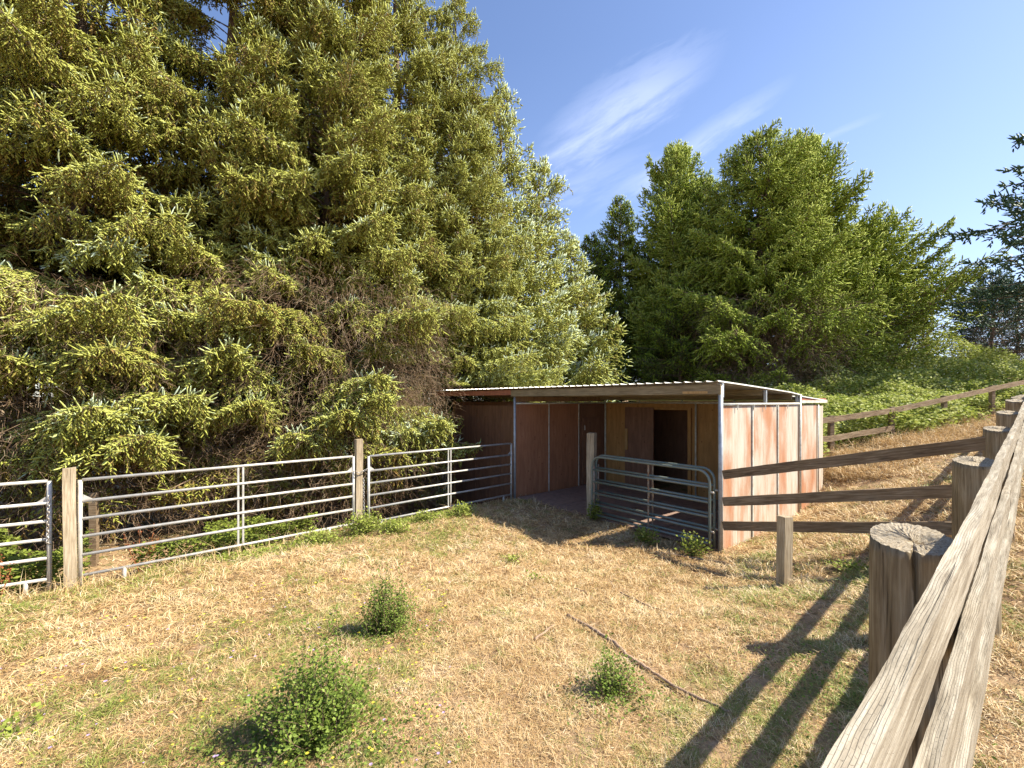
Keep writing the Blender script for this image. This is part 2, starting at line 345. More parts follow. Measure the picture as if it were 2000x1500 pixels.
C_ = np.array(CTRL, float)
def tps_k(r2): return np.where(r2 > 1e-9, .5 * r2 * np.log(np.maximum(r2, 1e-9)), 0)
def tps_fit(P, z, lam=.02):
    n = len(P); K = tps_k(((P[:, None] - P[None]) ** 2).sum(-1)) + lam * np.eye(n)
    Q = np.c_[np.ones(n), P]; A = np.zeros((n + 3, n + 3)); A[:n, :n] = K; A[:n, n:] = Q; A[n:, :n] = Q.T
    return np.linalg.solve(A, np.r_[z, 0, 0, 0])
W_ = tps_fit(C_[:, :2], C_[:, 2])
def ground_z(x, y):
    x = np.atleast_1d(np.asarray(x, float)); y = np.atleast_1d(np.asarray(y, float)); out = np.empty(x.shape)
    for i in range(0, x.size, 60000):
        xs = np.clip(x.ravel()[i:i + 60000], -20, 34); ys = np.clip(y.ravel()[i:i + 60000], -6, 36)
        K = tps_k((xs[:, None] - C_[None, :, 0]) ** 2 + (ys[:, None] - C_[None, :, 1]) ** 2)
        o = K @ W_[:-3] + W_[-3] + W_[-2] * xs + W_[-1] * ys
        a = (xs - BO[0]) * BU[0] + (ys - BO[1]) * BU[1]; b = (xs - BO[0]) * BV[0] + (ys - BO[1]) * BV[1]
        d = np.minimum(np.minimum(a + .05, 5.35 - a), np.minimum(b - .03, 5.2 - b))      # level earth under the shed
        k = np.clip(d / .15, 0, 1); o = o * (1 - k) + np.minimum(o, -.03) * k
        amp = .03 * (vnoise(xs * 1.7, ys * 1.7, 3) - .5) + .03 * (vnoise(xs * 4.1, ys * 4.1, 5) - .5)
        out.ravel()[i:i + 60000] = o + amp * (1 - k)
    return out
def gz(x, y): return float(ground_z(x, y)[0])
def barn_ab(x, y):
    return (x - BO[0]) * BU[0] + (y - BO[1]) * BU[1], (x - BO[0]) * BV[0] + (y - BO[1]) * BV[1]
def in_barn(x, y, m=0.0):
    a, b = barn_ab(x, y); return (a > -m) & (a < 5.4 + m) & (b > -m) & (b < 5.25 + m)

def axis_vals(c0, c1, fine, far):
    v = list(np.arange(c0, c1 + 1e-6, fine)); st = fine; x = v[-1]
    while x < far: st *= 1.35; x += st; v.append(x)
    st = fine; x = v[0]
    while x > -far: st *= 1.35; x -= st; v.insert(0, x)
    return np.array(v)
gx = axis_vals(-13, 20, .14, 900); gy = axis_vals(-1, 19, .14, 900)
GX, GY = np.meshgrid(gx, gy); GZ = ground_z(GX.ravel(), GY.ravel())
nx, ny = len(gx), len(gy); ii = np.arange(nx * ny).reshape(ny, nx)
F = np.stack([ii[:-1, :-1], ii[:-1, 1:], ii[1:, 1:], ii[1:, :-1]], -1).reshape(-1, 4)
g = fast_mesh('ground', np.c_[GX.ravel(), GY.ravel(), GZ], F, None, M['soil'], nper=4)
g.data.polygons.foreach_set('use_smooth', np.ones(len(F), bool)); tag(g, kind='structure')

# ------------------------------------------------------------------ horse shed
A0 = math.atan2(BU[1], BU[0])
barn = empty('horse_shed', (BO[0], BO[1], 0), A0)
tag(barn, 'open fronted plywood horse shed with corrugated metal roof and faded red side wall', 'horse shed')
WH = 2.42
def roof_z(x): return 2.80 - .040 * x - .0015 * x * x if x < 3.7 else 2.80 - .040 * x - .0015 * x * x - .02
for i in range(4):                                                    # weathered sheets of the long side wall
    x0, x1 = i * 1.22 + (.05 if i == 0 else .008), (i + 1) * 1.22 - .008
    p = MB().box(0, x1 - x0, 0, .018, 0, WH - .02 + .25).build('plywood_panel', M['ply_out'], barn, .002); p.location = (x0, -.004, -.25)
    p['label'] = ['plywood side panel with rust red patches nearest the steel corner post', 'plywood side panel with flame shaped red stains, second from the corner', 'plywood side panel with tall dark red streaks', 'plywood side panel with one broad orange smear'][i]
p = MB().box(0, .46, 0, .018, 0, WH + .2).build('plywood_panel', M['ply_out'], barn, .002); p.location = (4.888, -.004, -.25); p['label'] = 'narrow pale plywood strip at the rear end of the side wall'
def tube(name, pts, r, mat, parent=barn, n=10): return MB().tube(pts, r, n).build(name, mat, parent)
tube('corner_post', [(0, 0, -.1), (0, 0, 2.74)], .038, M['galv_post'])
tube('corner_post', [(0, 5.27, -.12), (0, 5.27, 2.74)], .032, M['galv_post'])
MB().box(-.012, .05, -.035, .04, 2.55, 2.78).build('post_bracket', M['galv_post'], barn, .003)
for x in (1.22, 2.44): MB().box(x - .022, x + .022, -.03, -.0045, .0, WH).build('joint_strip', M['trim'], barn, .003)
tube('rear_post', [(3.66, -.035, -.05), (3.66, -.035, 2.62)], .024, M['trim'])
tube('rear_post', [(4.9, -.030, -.05), (4.9, -.030, 2.40)], .016, M['trim'])
tube('wall_top_tube', [(.03, -.02, WH + .01), (3.64, -.02, WH + .01)], .024, M['trim'])
for x in (.55, 1.22, 1.75, 2.3, 2.9): MB().box(x - .008, x + .008, -.046, -.0465 + .012, WH - .09, WH + .02).build('fixing_clip', M['trim'], barn)
MB().box(1.84, 1.885, -.02, .03, WH + .035, 2.70).build('roof_stub', M['galv_post'], barn, .003)
MB().box(3.62, 3.67, .0, .05, WH + .035, 2.62).build('roof_stub', M['galv_post'], barn, .003)
for y in (1.35, 2.7, 4.0):
    MB().box(3.60, 3.64, y - .02, y + .02, WH + .03, 2.62).build('roof_stub', M['galv_post'], barn, .003)
# partition wall on the far side of the open bay
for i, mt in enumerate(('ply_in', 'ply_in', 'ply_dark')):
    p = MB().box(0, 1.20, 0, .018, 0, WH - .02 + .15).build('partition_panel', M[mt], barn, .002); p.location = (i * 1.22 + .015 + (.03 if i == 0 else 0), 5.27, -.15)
    if i == 2: p['label'] = 'dark brown partition panel holding the small door'
for x in (1.22, 2.44): MB().box(x - .014, x + .014, 5.248, 5.2665, .0, WH).build('joint_strip', M['trim'], barn, .003)
tube('wall_top_tube', [(.03, 5.245, WH), (3.6, 5.245, WH)], .022, M['trim'])
door = MB().box(2.60, 3.42, 5.235, 5.264, .03, 1.98).build('stall_door', M['ply_dark'], barn, .004)
MB().box(2.655, 2.685, 5.215, 5.2345, 1.62, 1.76).build('handle', M['galv'], door, .003)
tube('inner_post', [(3.62, 5.22, 0), (3.62, 5.22, 2.6)], .026, M['trim'])
# back wall of the open bay
def bw(y0, y1, z0, z1, mt, name='back_wall_panel', x=3.66, t=.02):
    p = MB().box(0, t, 0, y1 - y0, 0, z1 - z0).build(name, M[mt], barn, .002); p.location = (x, y0, z0); return p
bw(4.46, 5.24, -.05, WH, 'ply_amber'); bw(1.30, 2.44, -.05, WH, 'ply_amber'); bw(.03, 1.29, -.05, WH, 'ply_in')
bw(2.44, 4.46, 2.24, WH, 'ply_amber', 'door_header')
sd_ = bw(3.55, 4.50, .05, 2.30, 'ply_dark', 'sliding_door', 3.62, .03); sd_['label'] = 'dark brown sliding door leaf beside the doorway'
MB().box(0, .03, 0, .09, 0, .62).build('door_pull', M['batten'], sd_, .003).location = (-.0325, .84, 1.0)
MB().box(3.60, 3.655, 2.44, 2.53, 0, 2.30).build('door_frame', M['ply_amber'], barn, .003)
MB().box(3.60, 3.655, 2.53, 3.50, 2.242, 2.30).build('door_frame', M['ply_amber'], barn, .003)
tube('inner_post', [(3.59, 2.30, 0), (3.59, 2.30, WH)], .022, M['trim']); 
tube('wall_top_tube', [(3.62, .05, WH + .01), (3.62, 5.19, WH + .01)], .02, M['trim'])
MB().box(5.32, 5.34, .02, 5.24, -.1, 2.40).build('rear_wall', M['ply_dark'], barn)
MB().box(3.70, 5.31, 5.26, 5.28, -.1, 2.40).build('rear_wall', M['ply_dark'], barn)
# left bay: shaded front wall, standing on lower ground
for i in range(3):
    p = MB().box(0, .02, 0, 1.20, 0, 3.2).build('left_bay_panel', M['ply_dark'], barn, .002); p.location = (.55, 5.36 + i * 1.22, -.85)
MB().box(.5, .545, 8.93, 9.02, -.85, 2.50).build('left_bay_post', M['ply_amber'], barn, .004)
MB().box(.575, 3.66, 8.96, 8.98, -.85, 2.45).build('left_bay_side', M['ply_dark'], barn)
# floor mats of the open bay
for i in range(3):
    for j in range(4):
        MB().box(i * 1.22 + .006 + .02, (i + 1) * 1.22 - .006, j * 1.3 + .016, (j + 1) * 1.3 - .004, -.02, .02 + .003 * ((i + j) % 2)).build('floor_mat', M['mat'], barn, .004)
# roof: trapezoid sheet, ribs run down the slope
def roof_sheet(name, x0, x1, y0, y1, dz, mat, pitch=.19):
    prof = [(-.5, 0), (.10, 0), (.17, .022), (.28, .022), (.35, 0)]
    ys = []; y = y0
    while y < y1:
        for a, h in prof[1:]: ys.append((y + a * pitch * 1.0, h))
        y += pitch * .5 + pitch * .5
    ys.append((y1, 0)); xs = np.linspace(x0, x1, 7)
    V = []; Fc = []
    for t in (0, -.0025):
        for x in xs:
            for yy, h in ys: V.append((x, yy, roof_z(x) + dz + h + t))
    n, m = len(ys), len(xs); k = n * m
    for a in range(m - 1):
        for b in range(n - 1):
            q = (a * n + b, a * n + b + 1, (a + 1) * n + b + 1, (a + 1) * n + b); Fc.append(q); Fc.append(tuple(k + i for i in q[::-1]))
    for b in range(n - 1):
        Fc.append((b, k + b, k + b + 1, b + 1)); o = (m - 1) * n; Fc.append((o + b, o + b + 1, k + o + b + 1, k + o + b))
    for a in range(m - 1):
        Fc.append((a * n, (a + 1) * n, k + (a + 1) * n, k + a * n)); o = n - 1; Fc.append((a * n + o, k + a * n + o, k + (a + 1) * n + o, (a + 1) * n + o))
    me = bpy.data.meshes.new(name); me.from_pydata(V, [], Fc); me.materials.append(mat); o = bpy.data.objects.new(name, me); col.objects.link(o); o.parent = barn
    return o
roof_sheet('roof', -.17, 3.78, -.06, 9.25, 0.0, M['roof_metal'])
r2 = roof_sheet('rear_roof', 3.70, 5.55, -.07, 5.5, -.03, M['roof_metal'])
MB().box(-.085, -.045, -.035, 5.32, 2.60, 2.765).build('fascia_board', M['fascia'], barn, .004)
MB().box(-.086 - .006, -.0855, .18, .62, 2.615, 2.655).build('patch_strip', M['batten'], barn)
MB().box(-.085, -.045, 5.325, 9.2, 2.635, 2.765).build('fascia_board', M['red_trim'], barn, .004)
for x in (1.86, 3.45): MB().box(x - .02, x + .02, .06, 9.1, roof_z(x) - .13, roof_z(x) - .012).build('purlin', M['fascia'], barn, .003)
for y in (5.29,): MB().box(0.0, 3.6, y - .02, y + .02, 2.47, 2.60).build('rafter', M['osb'], barn, .003)
def slab(x0, x1, y0, y1, name, mat, off=.006, th=.009):
    V = [(x, y, roof_z(x) - off - t) for t in (0, th) for x in (x0, x1) for y in (y0, y1)]
    m_ = MB(); m_.v = V; m_.f = [(0, 1, 3, 2), (4, 6, 7, 5), (0, 4, 5, 1), (2, 3, 7, 6), (0, 2, 6, 4), (1, 5, 7, 3)]; m_.sm = [False] * 6
    return m_.build(name, mat, barn)
slab(-.03, 1.80, 5.40, 9.15, 'roof_lining', M['osb']); slab(-.03, 1.80, 2.9, 5.2, 'roof_lining', M['osb'])
MB().box(3.72, 5.50, -.05, -.03, 2.44, 2.50).build('side_fascia', M['cream'], barn, .003)
m_ = MB().box(3.72, 5.50, -.029, -.01, 2.505, 2.55).build('side_fascia', M['red_trim'], barn, .003)
MB().box(5.52, 5.54, -.05, 5.4, 2.44, 2.52).build('rear_fascia', M['cream'], barn, .003)

# ------------------------------------------------------------------ steel livestock panels on the left
HS = [1.43, 1.14, .90, .66, .41, .13]
def stock_panel(A, B, zA, zB, label, feet=(.12, .88), lift=0):
    A = Vector((*A, 0)); B = Vector((*B, 0)); d = (B - A); Ln = d.length; ang = math.atan2(d.y, d.x)
    t = empty('livestock_panel', (A.x, A.y, zA), ang); tag(t, label, 'livestock panel', 'pale tubular steel livestock panels of the left fence')
    sl = (zB - zA) / Ln
    for h in HS: MB().tube([(.02, 0, h), (Ln - .02, 0, h + sl * Ln)], .0215, 10).build('rail', M['galv'], t)
    for x in (.0, Ln): MB().tube([(x, 0, -.12 + sl * x), (x, 0, HS[0] + .0 + sl * x)], .026, 10).build('upright', M['galv'], t)
    for x in (Ln * .5 - .035, Ln * .5 + .035): MB().box(x - .015, x + .015, -.012, .012, HS[-1] + sl * x, HS[0] + sl * x).build('centre_bar', M['galv'], t, .003)
    for q in feet:
        x = q * Ln; MB().tube([(x, 0, -.12 + sl * x), (x, 0, HS[-1] + sl * x)], .024, 10).build('foot', M['galv'], t)
    for x, s_ in ((.03, 1), (Ln - .03, -1)):
        m_ = MB(); z = HS[1] + sl * x
        m_.v = [(x, -.004, z), (x + .12 * s_, -.004, z), (x, -.004, z + .09), (x, .004, z), (x + .12 * s_, .004, z), (x, .004, z + .09)]
        m_.f = [(0, 1, 2), (5, 4, 3), (0, 3, 4, 1), (1, 4, 5, 2), (2, 5, 3, 0)]; m_.sm = [False] * 5; m_.build('gusset_plate', M['galv'], t)
    return t
stock_panel((-6.0 + .14, 5.99), (-3.06, 8.52), -.01, -.01, 'middle livestock panel between the tall square post and the slim timber post')
stock_panel((-2.80, 8.62), (-.02, 11.28), -.02, -.03, 'livestock panel ending at the corner of the shed', (.07, .93))
stock_panel((-9.0, 4.35), (-6.14, 5.86), -.05, -.0, 'livestock panel cut off by the left edge of the photo, hung with a chain', (.13, .93))

def chain(name, pts, label, r=.006, link=.045):
    """a run of oval links along a polyline, one object"""
    m_ = MB(); P = [Vector(p) for p in pts]; seg = []
    for a, b in zip(P[:-1], P[1:]):
        n = max(1, int((b - a).length / (link * .8)))
        for i in range(n): seg.append((a.lerp(b, (i + .5) / n), (b - a).normalized()))
    for i, (c, d) in enumerate(seg):
        u = d.cross(Vector((0, 1, .1)) if i % 2 else Vector((1, 0, .1))).normalized()
        m_.tube([c + d * math.cos(t) * link * .55 + u * math.sin(t) * link * .28 for t in [2 * math.pi * k / 8 for k in range(9)]], r, 5, False)
    return tag(m_.build(name, M['chain']), label, 'chain')
chain('chain', [(-6.125, 5.84, 1.24), (-6.13, 5.83, .9), (-6.125, 5.82, .62), (-6.12, 5.84, .60)], 'rusty steel chain hanging beside the tall square post', .007, .05)
chain('chain', [(-3.07, 8.49, 1.16), (-2.94, 8.50, 1.10), (-2.80, 8.58, 1.17)], 'short chain joining two panels across the slim timber post')
chain('chain', [(-2.89, 8.60, .98), (-2.885, 8.60, .5), (-2.88, 8.61, .2)], 'long chain hanging down beside the slim timber post')

def square_post(name, x, y, w, z0, z1, rz, label, mat='post_grey', d=None):
    d = d or w; n = 14; m_ = MB(); V = []; c = [(-w / 2, -d / 2), (0, -d / 2), (w / 2, -d / 2), (w / 2, 0), (w / 2, d / 2), (0, d / 2), (-w / 2, d / 2), (-w / 2, 0)]
    h = z1 - z0; rr = random.Random(int(x * 100))
    for i in range(n + 1):
        for j, (a, b) in enumerate(c):
            k = 1 + rr.uniform(-.012, .012); t = i / n
            V.append((a * k + .006 * math.sin(t * 5 + x), b * k, h * t + (rr.uniform(-.012, .0) if i == n else 0)))
    m_.v = V
    for i in range(n):
        for j in range(8): m_.f.append((i * 8 + j, i * 8 + (j + 1) % 8, (i + 1) * 8 + (j + 1) % 8, (i + 1) * 8 + j))
    m_.v.append((0, 0, h - .008)); k = len(m_.v) - 1
    for j in range(8): m_.f.append((n * 8 + j, n * 8 + (j + 1) % 8, k))
    m_.sm = [False] * len(m_.f)
    o = m_.build(name, M[mat]); o.location = (x, y, z0); o.rotation_euler = (0, 0, rz)
    return tag(o, label, 'post')
square_post('fence_post', -5.92, 5.91, .13, -.3, 1.60, rad(45), 'tall weathered square timber post at the left end of the panels')
square_post('fence_post', -2.99, 8.60, .125, -.3, 1.75, rad(38), 'slim timber post between two livestock panels')
square_post('gate_post', 1.70, 9.42, .165, -.2, 1.81, rad(-30), 'square timber post in front of the shed opening at the free end of the gates')
square_post('stub_post', 3.16, 5.12, .115, .1, 1.16, rad(15), 'short grey square post standing alone before the dark cross fence')
square_post('old_post', -7.2, 7.6, .10, -.5, .92, rad(20), 'old shaded timber post half hidden behind the middle livestock panel', 'rail')

# ------------------------------------------------------------------ green tube gates
def tube_gate(A, ang, Ln, z0, label):
    t = empty('tube_gate', (A[0], A[1], z0), ang); tag(t, label, 'gate', 'green tubular steel gates before the shed')
    H = 1.30; Rr = .20; b = .10; r = .0235
    pts = [(0, 0, -.02), (0, 0, .4)] + [(Rr - Rr * math.cos(a), 0, H - Rr + Rr * math.sin(a)) for a in np.linspace(0, math.pi / 2, 8)]
    pts += [(Ln - Rr + Rr * math.sin(a), 0, H - Rr + Rr * math.cos(a)) for a in np.linspace(0, math.pi / 2, 8)] + [(Ln, 0, .4), (Ln, 0, -.02)]
    MB().tube(pts, r, 12).build('frame', M['green_steel'], t)
    for h in (1.03, .78, .54, .31, .10): MB().tube([(.02, 0, h), (Ln - .02, 0, h)], r * .95, 10).build('rail', M['green_steel'], t)
    MB().box(Ln * .47 - .018, Ln * .47 + .018, -.028, -.0245, .02, H).build('centre_strap', M['rusty'], t)
    for h in (.95, .30): MB().tube([(-.07, 0, h), (.0, 0, h)], .018, 8).build('hinge', M['chain'], t)
    MB().tube([(Ln - .05, -.02, .62), (Ln + .06, -.01, .60), (Ln + .09, .0, .66)], .006, 6).build('latch', M['chain'], t)
    MB().tube([(Ln - .06, .0, .02), (Ln - .06, .0, 1.1)], .016, 8).build('rusty_bar', M['rusty'], t)
    return t
ga = math.atan2(2.02, -1.63)
tube_gate((3.27, 7.30), math.atan2(1.92, -1.60), 2.50, .03, 'green tubular gate leaf nearest the camera, weeds growing through its lower rails')
tube_gate((3.385, 7.385), math.atan2(1.97, -1.60), 2.54, .05, 'second green tubular gate leaf folded close behind the first')

# ------------------------------------------------------------------ board fences
def board(name, A, B, h, t, mat, parent, wav=.006, seg=40, sag=0.0, label=None):
    """sawn board between two points: local x along it, thickness t (y), height h (z, downwards from the line)"""
    A = Vector(A); B = Vector(B); d = B - A; Ln = d.length; m_ = MB(); rr = random.Random(int((A.x + A.z) * 997))
    seg = max(6, int(seg)); prof = [(-.5, 0), (0, 0), (.5, 0), (.5, -.33), (.5, -.67), (.5, -1), (0, -1), (-.5, -1), (-.5, -.67), (-.5, -.33)]
    ph = [rr.uniform(0, 9) for _ in range(12)]
    for i in range(seg + 1):
        x = Ln * i / seg
        for j, (a, b) in enumerate(prof):
            w = wav * (math.sin(x * 5.1 + ph[j]) * .6 + math.sin(x * 13.7 + ph[j] * 2) * .35) + rr.uniform(-wav, wav) * .3
            y = a * t + (w * .5 if a else 0) + wav * .8 * math.sin(x * 1.3 + ph[0]); z = b * h + w - sag * math.sin(math.pi * i / seg)
            m_.v.append((x, y, z))
    n = len(prof)
    for i in range(seg):
        for j in range(n): m_.f.append((i * n + j, (i + 1) * n + j, (i + 1) * n + (j + 1) % n, i * n + (j + 1) % n)); m_.sm.append(False)
    m_.f.append(tuple(range(n))); m_.f.append(tuple(seg * n + j for j in range(n))[::-1]); m_.sm += [False, False]
    o = m_.build(name, M[mat], parent)
    X = d.normalized(); Y = Vector((0, 0, 1)).cross(X).normalized(); Z = X.cross(Y)
    o.matrix_local = Matrix.Translation(A) @ Matrix((X, Y, Z)).transposed().to_4x4()
    if label: o['label'] = label
    return o
def round_post(x, y, r, z0, z1, parent, seed, crack=None, label=None, n=96, tilt=0.0):
    rr = np.random.default_rng(seed); m_ = MB(); nz = 22; h = z1 - z0; ph = rr.uniform(0, 6, 6)
    def rad_at(a, z):
        q = r * (1 + .03 * math.sin(a + ph[0]) + .02 * math.sin(3 * a + ph[1] + z) + .012 * math.sin(7 * a + ph[2]))
        if crack is not None:
            dd = (a - crack - .05 * math.sin(z * 7)) % (2 * math.pi); dd = min(dd, 2 * math.pi - dd); q -= .055 * math.exp(-(dd / .05) ** 2) * max(0, 1 - (h - z) / .75) ** .5
        for k, c in enumerate((1.1, 2.9, 4.4)):
            dd = (a - c - ph[3]) % (2 * math.pi); dd = min(dd, 2 * math.pi - dd); q -= .008 * math.exp(-(dd / .05) ** 2)
        return q * (1 + .05 * (1 - z / h))
    for i in range(nz + 1):
        z = h * (i / nz) ** .8
        for j in range(n):
            a = 2 * math.pi * j / n; q = rad_at(a, z); zz = z
            if i == nz: zz = h - .024 * math.cos(a + 2.2) + rr.uniform(-.003, .003); q *= .975
            m_.v.append((q * math.cos(a) + tilt * z, q * math.sin(a), zz))
        if i < nz:
            for j in range(n): m_.f.append((i * n + j, i * n + (j + 1) % n, (i + 1) * n + (j + 1) % n, (i + 1) * n + j)); m_.sm.append(True)
    base = nz * n
    for ring in range(1, 9):
        f = 1 - ring / 8.0
        for j in range(n):
            a = 2 * math.pi * j / n; q = rad_at(a, h) * .975 * max(f, .01)
            dip = -.03 * math.exp(-(((q * math.cos(a) - r * .25) / (r * .3)) ** 2 + ((q * math.sin(a) + r * .1) / (r * .22)) ** 2))
            m_.v.append((q * math.cos(a) + tilt * h, q * math.sin(a), h - .024 * f * math.cos(a + 2.2) + dip + rr.uniform(-.0025, .0025)))
        for j in range(n):
            m_.f.append((base + j, base + (j + 1) % n, base + n + (j + 1) % n, base + n + j)); m_.sm.append(False)
        base += n
    o = m_.build('post', M['post_wood'], parent); o.location = (x, y, z0); o.data.materials.append(M['end_grain_lit'])
    mi = np.zeros(len(o.data.polygons), np.int32); cz = np.array([p.center.z for p in o.data.polygons]); nzv = np.array([p.normal.z for p in o.data.polygons]); mi[(cz > h - .06) & (nzv > .35)] = 1; o.data.polygons.foreach_set('material_index', mi)
    if label: o['label'] = label
    return o
FD = np.array([.767, .641]); FN = np.array([.641, -.767])     # along the near fence, and out of it to the right
def fence_pt(s, o): return FD * s + FN * o
near = empty('board_fence', (1.42, 1.565, 0)); tag(near, 'long three rail board fence with thick round posts along the right edge', 'fence')
NX, NY = 1.42, 1.565
tops = [1.98, 2.012, 2.07, 2.20, 2.33, 2.50, 2.56, 2.60, 2.64]
ss = [2.092 + 2.44 * (i - 1) for i in range(len(tops))]
for i, (s, zt) in enumerate(zip(ss, tops)):
    p = fence_pt(s, -.29); zg = gz(*p)
    round_post(p[0] - NX, p[1] - NY, (.119, .119, .117, .113, .117, .115, .115, .115, .115)[i], zg - .25, zt, near, i + 3, crack=(-2.22 if i == 1 else (rad(200 + 50 * i) if i % 2 else None)),
               label={1: 'thick cracked round post with rotten hollow top, nearest the camera'}.get(i))
rz_ = [(-1.3, 2.07), (ss[1], 2.095), (ss[2], 2.20), (ss[3], 2.295), (ss[4], 2.43), (ss[5], 2.58), (ss[6], 2.66), (ss[7], 2.70), (ss[8], 2.74)]
def rail_z(s): return float(np.interp(s, [a for a, b in rz_], [b for a, b in rz_]))
for k, dz in enumerate((0, .31, .585)):
    for (s0, za), (s1, zb), sag in (((-1.3, 2.06), (ss[2], 2.20), .040), ((ss[2], 2.20), (ss[4], 2.43), .008), ((ss[4], 2.43), (ss[6], 2.66), .0), ((ss[6], 2.66), (ss[8], 2.74), .0)):
        P0 = fence_pt(s0 + .004, -.147); P1 = fence_pt(s1 - .004, -.147)
        board('rail', (P0[0] - NX, P0[1] - NY, za - dz), (P1[0] - NX, P1[1] - NY, zb - dz), .116, .034, 'rail_near', near, .0028, 140, sag)
p3 = fence_pt(ss[3], -.29)
cross = empty('cross_fence', (3.52, 7.24, 0)); tag(cross, 'three dark brown rails running from the shed corner post up to the near board fence', 'fence')
c0 = np.array([3.44, 7.22]); c1 = np.array([p3[0] - .0, p3[1] - .12])
def x3(z0, z1, cut, name='rail'):
    e = c0 + (c1 - c0) * cut
    board(name, (c0[0] - 3.52, c0[1] - 7.24, z0), (e[0] - 3.52, e[1] - 7.24, z0 + (z1 - z0) * cut), .142, .038, 'rail', cross, .004, 50)
x3(1.355, 2.16, 1.0); x3(.915, 1.66, 1.0); x3(.52, 1.24, 1.0)
# far fence at the foot of the brambles
far = empty('rail_fence', (8.8, 12.2, gz(8.8, 12.2))); tag(far, 'dark two rail fence crossing the hillside in front of the brambles', 'fence')
fz0 = far.location.z
FP = [(7.2, 11.7), (8.85, 12.25), (11.3, 13.15), (13.7, 14.0), (16.2, 14.9), (18.7, 15.8), (21.2, 16.7)]
FT = [1.96, 2.05, 2.28, 2.62, 2.98, 3.32, 3.66]
for i, (x, y) in enumerate(FP):
    zg = gz(x, y); m_ = MB().box(-.06, .06, -.06, .06, zg - .2 - fz0, FT[i] + .03 - fz0).build('post', M['rail'], far, .006); m_.location = (x - 8.8, y - 12.2, 0)
    if i:
        for dz in ((0, .52) if i < 3 else (0,)):
            (xa, ya), (xb, yb) = FP[i - 1], FP[i]
            board('rail', (xa - 8.8, ya - 12.2 - .08, FT[i - 1] - dz - fz0), (xb - 8.8, yb - 12.2 - .08, FT[i] - dz - fz0), .15, .038, 'rail', far, .006, 20)

# ------------------------------------------------------------------ conifers
def brush(P, D, Ln, r, tint, k, rng):
    """needle-clad shoots: tapering three or four sided fingers"""
    n = len(P); A, B = perp(D, rng); ns, rings = (3, ((.04, .55), (.45, 1.0), (.8, .7))) if k > 7 else (3, ((.05, .7), (.55, 1.0)))
    nr = len(rings); V = np.empty((n, ns * nr + 1, 3), np.float32); T = np.empty((n, ns * nr + 1), np.float32); bend = rng.normal(0, .10, (n, 3)); bend[:, 2] += .05
    for i, (t, q) in enumerate(rings):
        c = P + D * (Ln * t)[:, None] + bend * (Ln * t * t)[:, None]; rr_ = r * q * rng.uniform(.75, 1.2, n)
        for j in range(ns):
            th = 2 * math.pi * j / ns + i * .7
            V[:, i * ns + j] = c + (A * math.cos(th) + B * math.sin(th)) * rr_[:, None]; T[:, i * ns + j] = tint - .06 * (1 - t) + rng.normal(0, .04, n)
    V[:, -1] = P + D * Ln[:, None] + bend * Ln[:, None]; T[:, -1] = tint + .10
    F = []
    for i in range(nr - 1):
        for j in range(ns):
            a_, b_ = i * ns + j, i * ns + (j + 1) % ns; F += [(a_, b_, b_ + ns), (a_, b_ + ns, a_ + ns)]
    for j in range(ns): F.append(((nr - 1) * ns + j, (nr - 1) * ns + (j + 1) % ns, ns * nr))
    F = np.arange(n)[:, None, None] * (ns * nr + 1) + np.array(F)[None]
    return V.reshape(-1, 3), F.reshape(-1, 3), np.clip(T, 0, 1).reshape(-1)
def sticks(P0, P1, r, rng):
    n = len(P0); D = norm(P1 - P0); A, B = perp(D, rng); V = np.empty((n, 6, 3), np.float32)
    for j in range(3):
        a = 2 * math.pi * j / 3; o = (A * math.cos(a) + B * math.sin(a))
        V[:, j] = P0 + o * r[:, None]; V[:, 3 + j] = P1 + o * (r * .5)[:, None]
    F = np.array([(0, 1, 4), (0, 4, 3), (1, 2, 5), (1, 5, 4), (2, 0, 3), (2, 3, 5)])
    return V.reshape(-1, 3), (np.arange(n)[:, None, None] * 6 + F[None]).reshape(-1, 3)

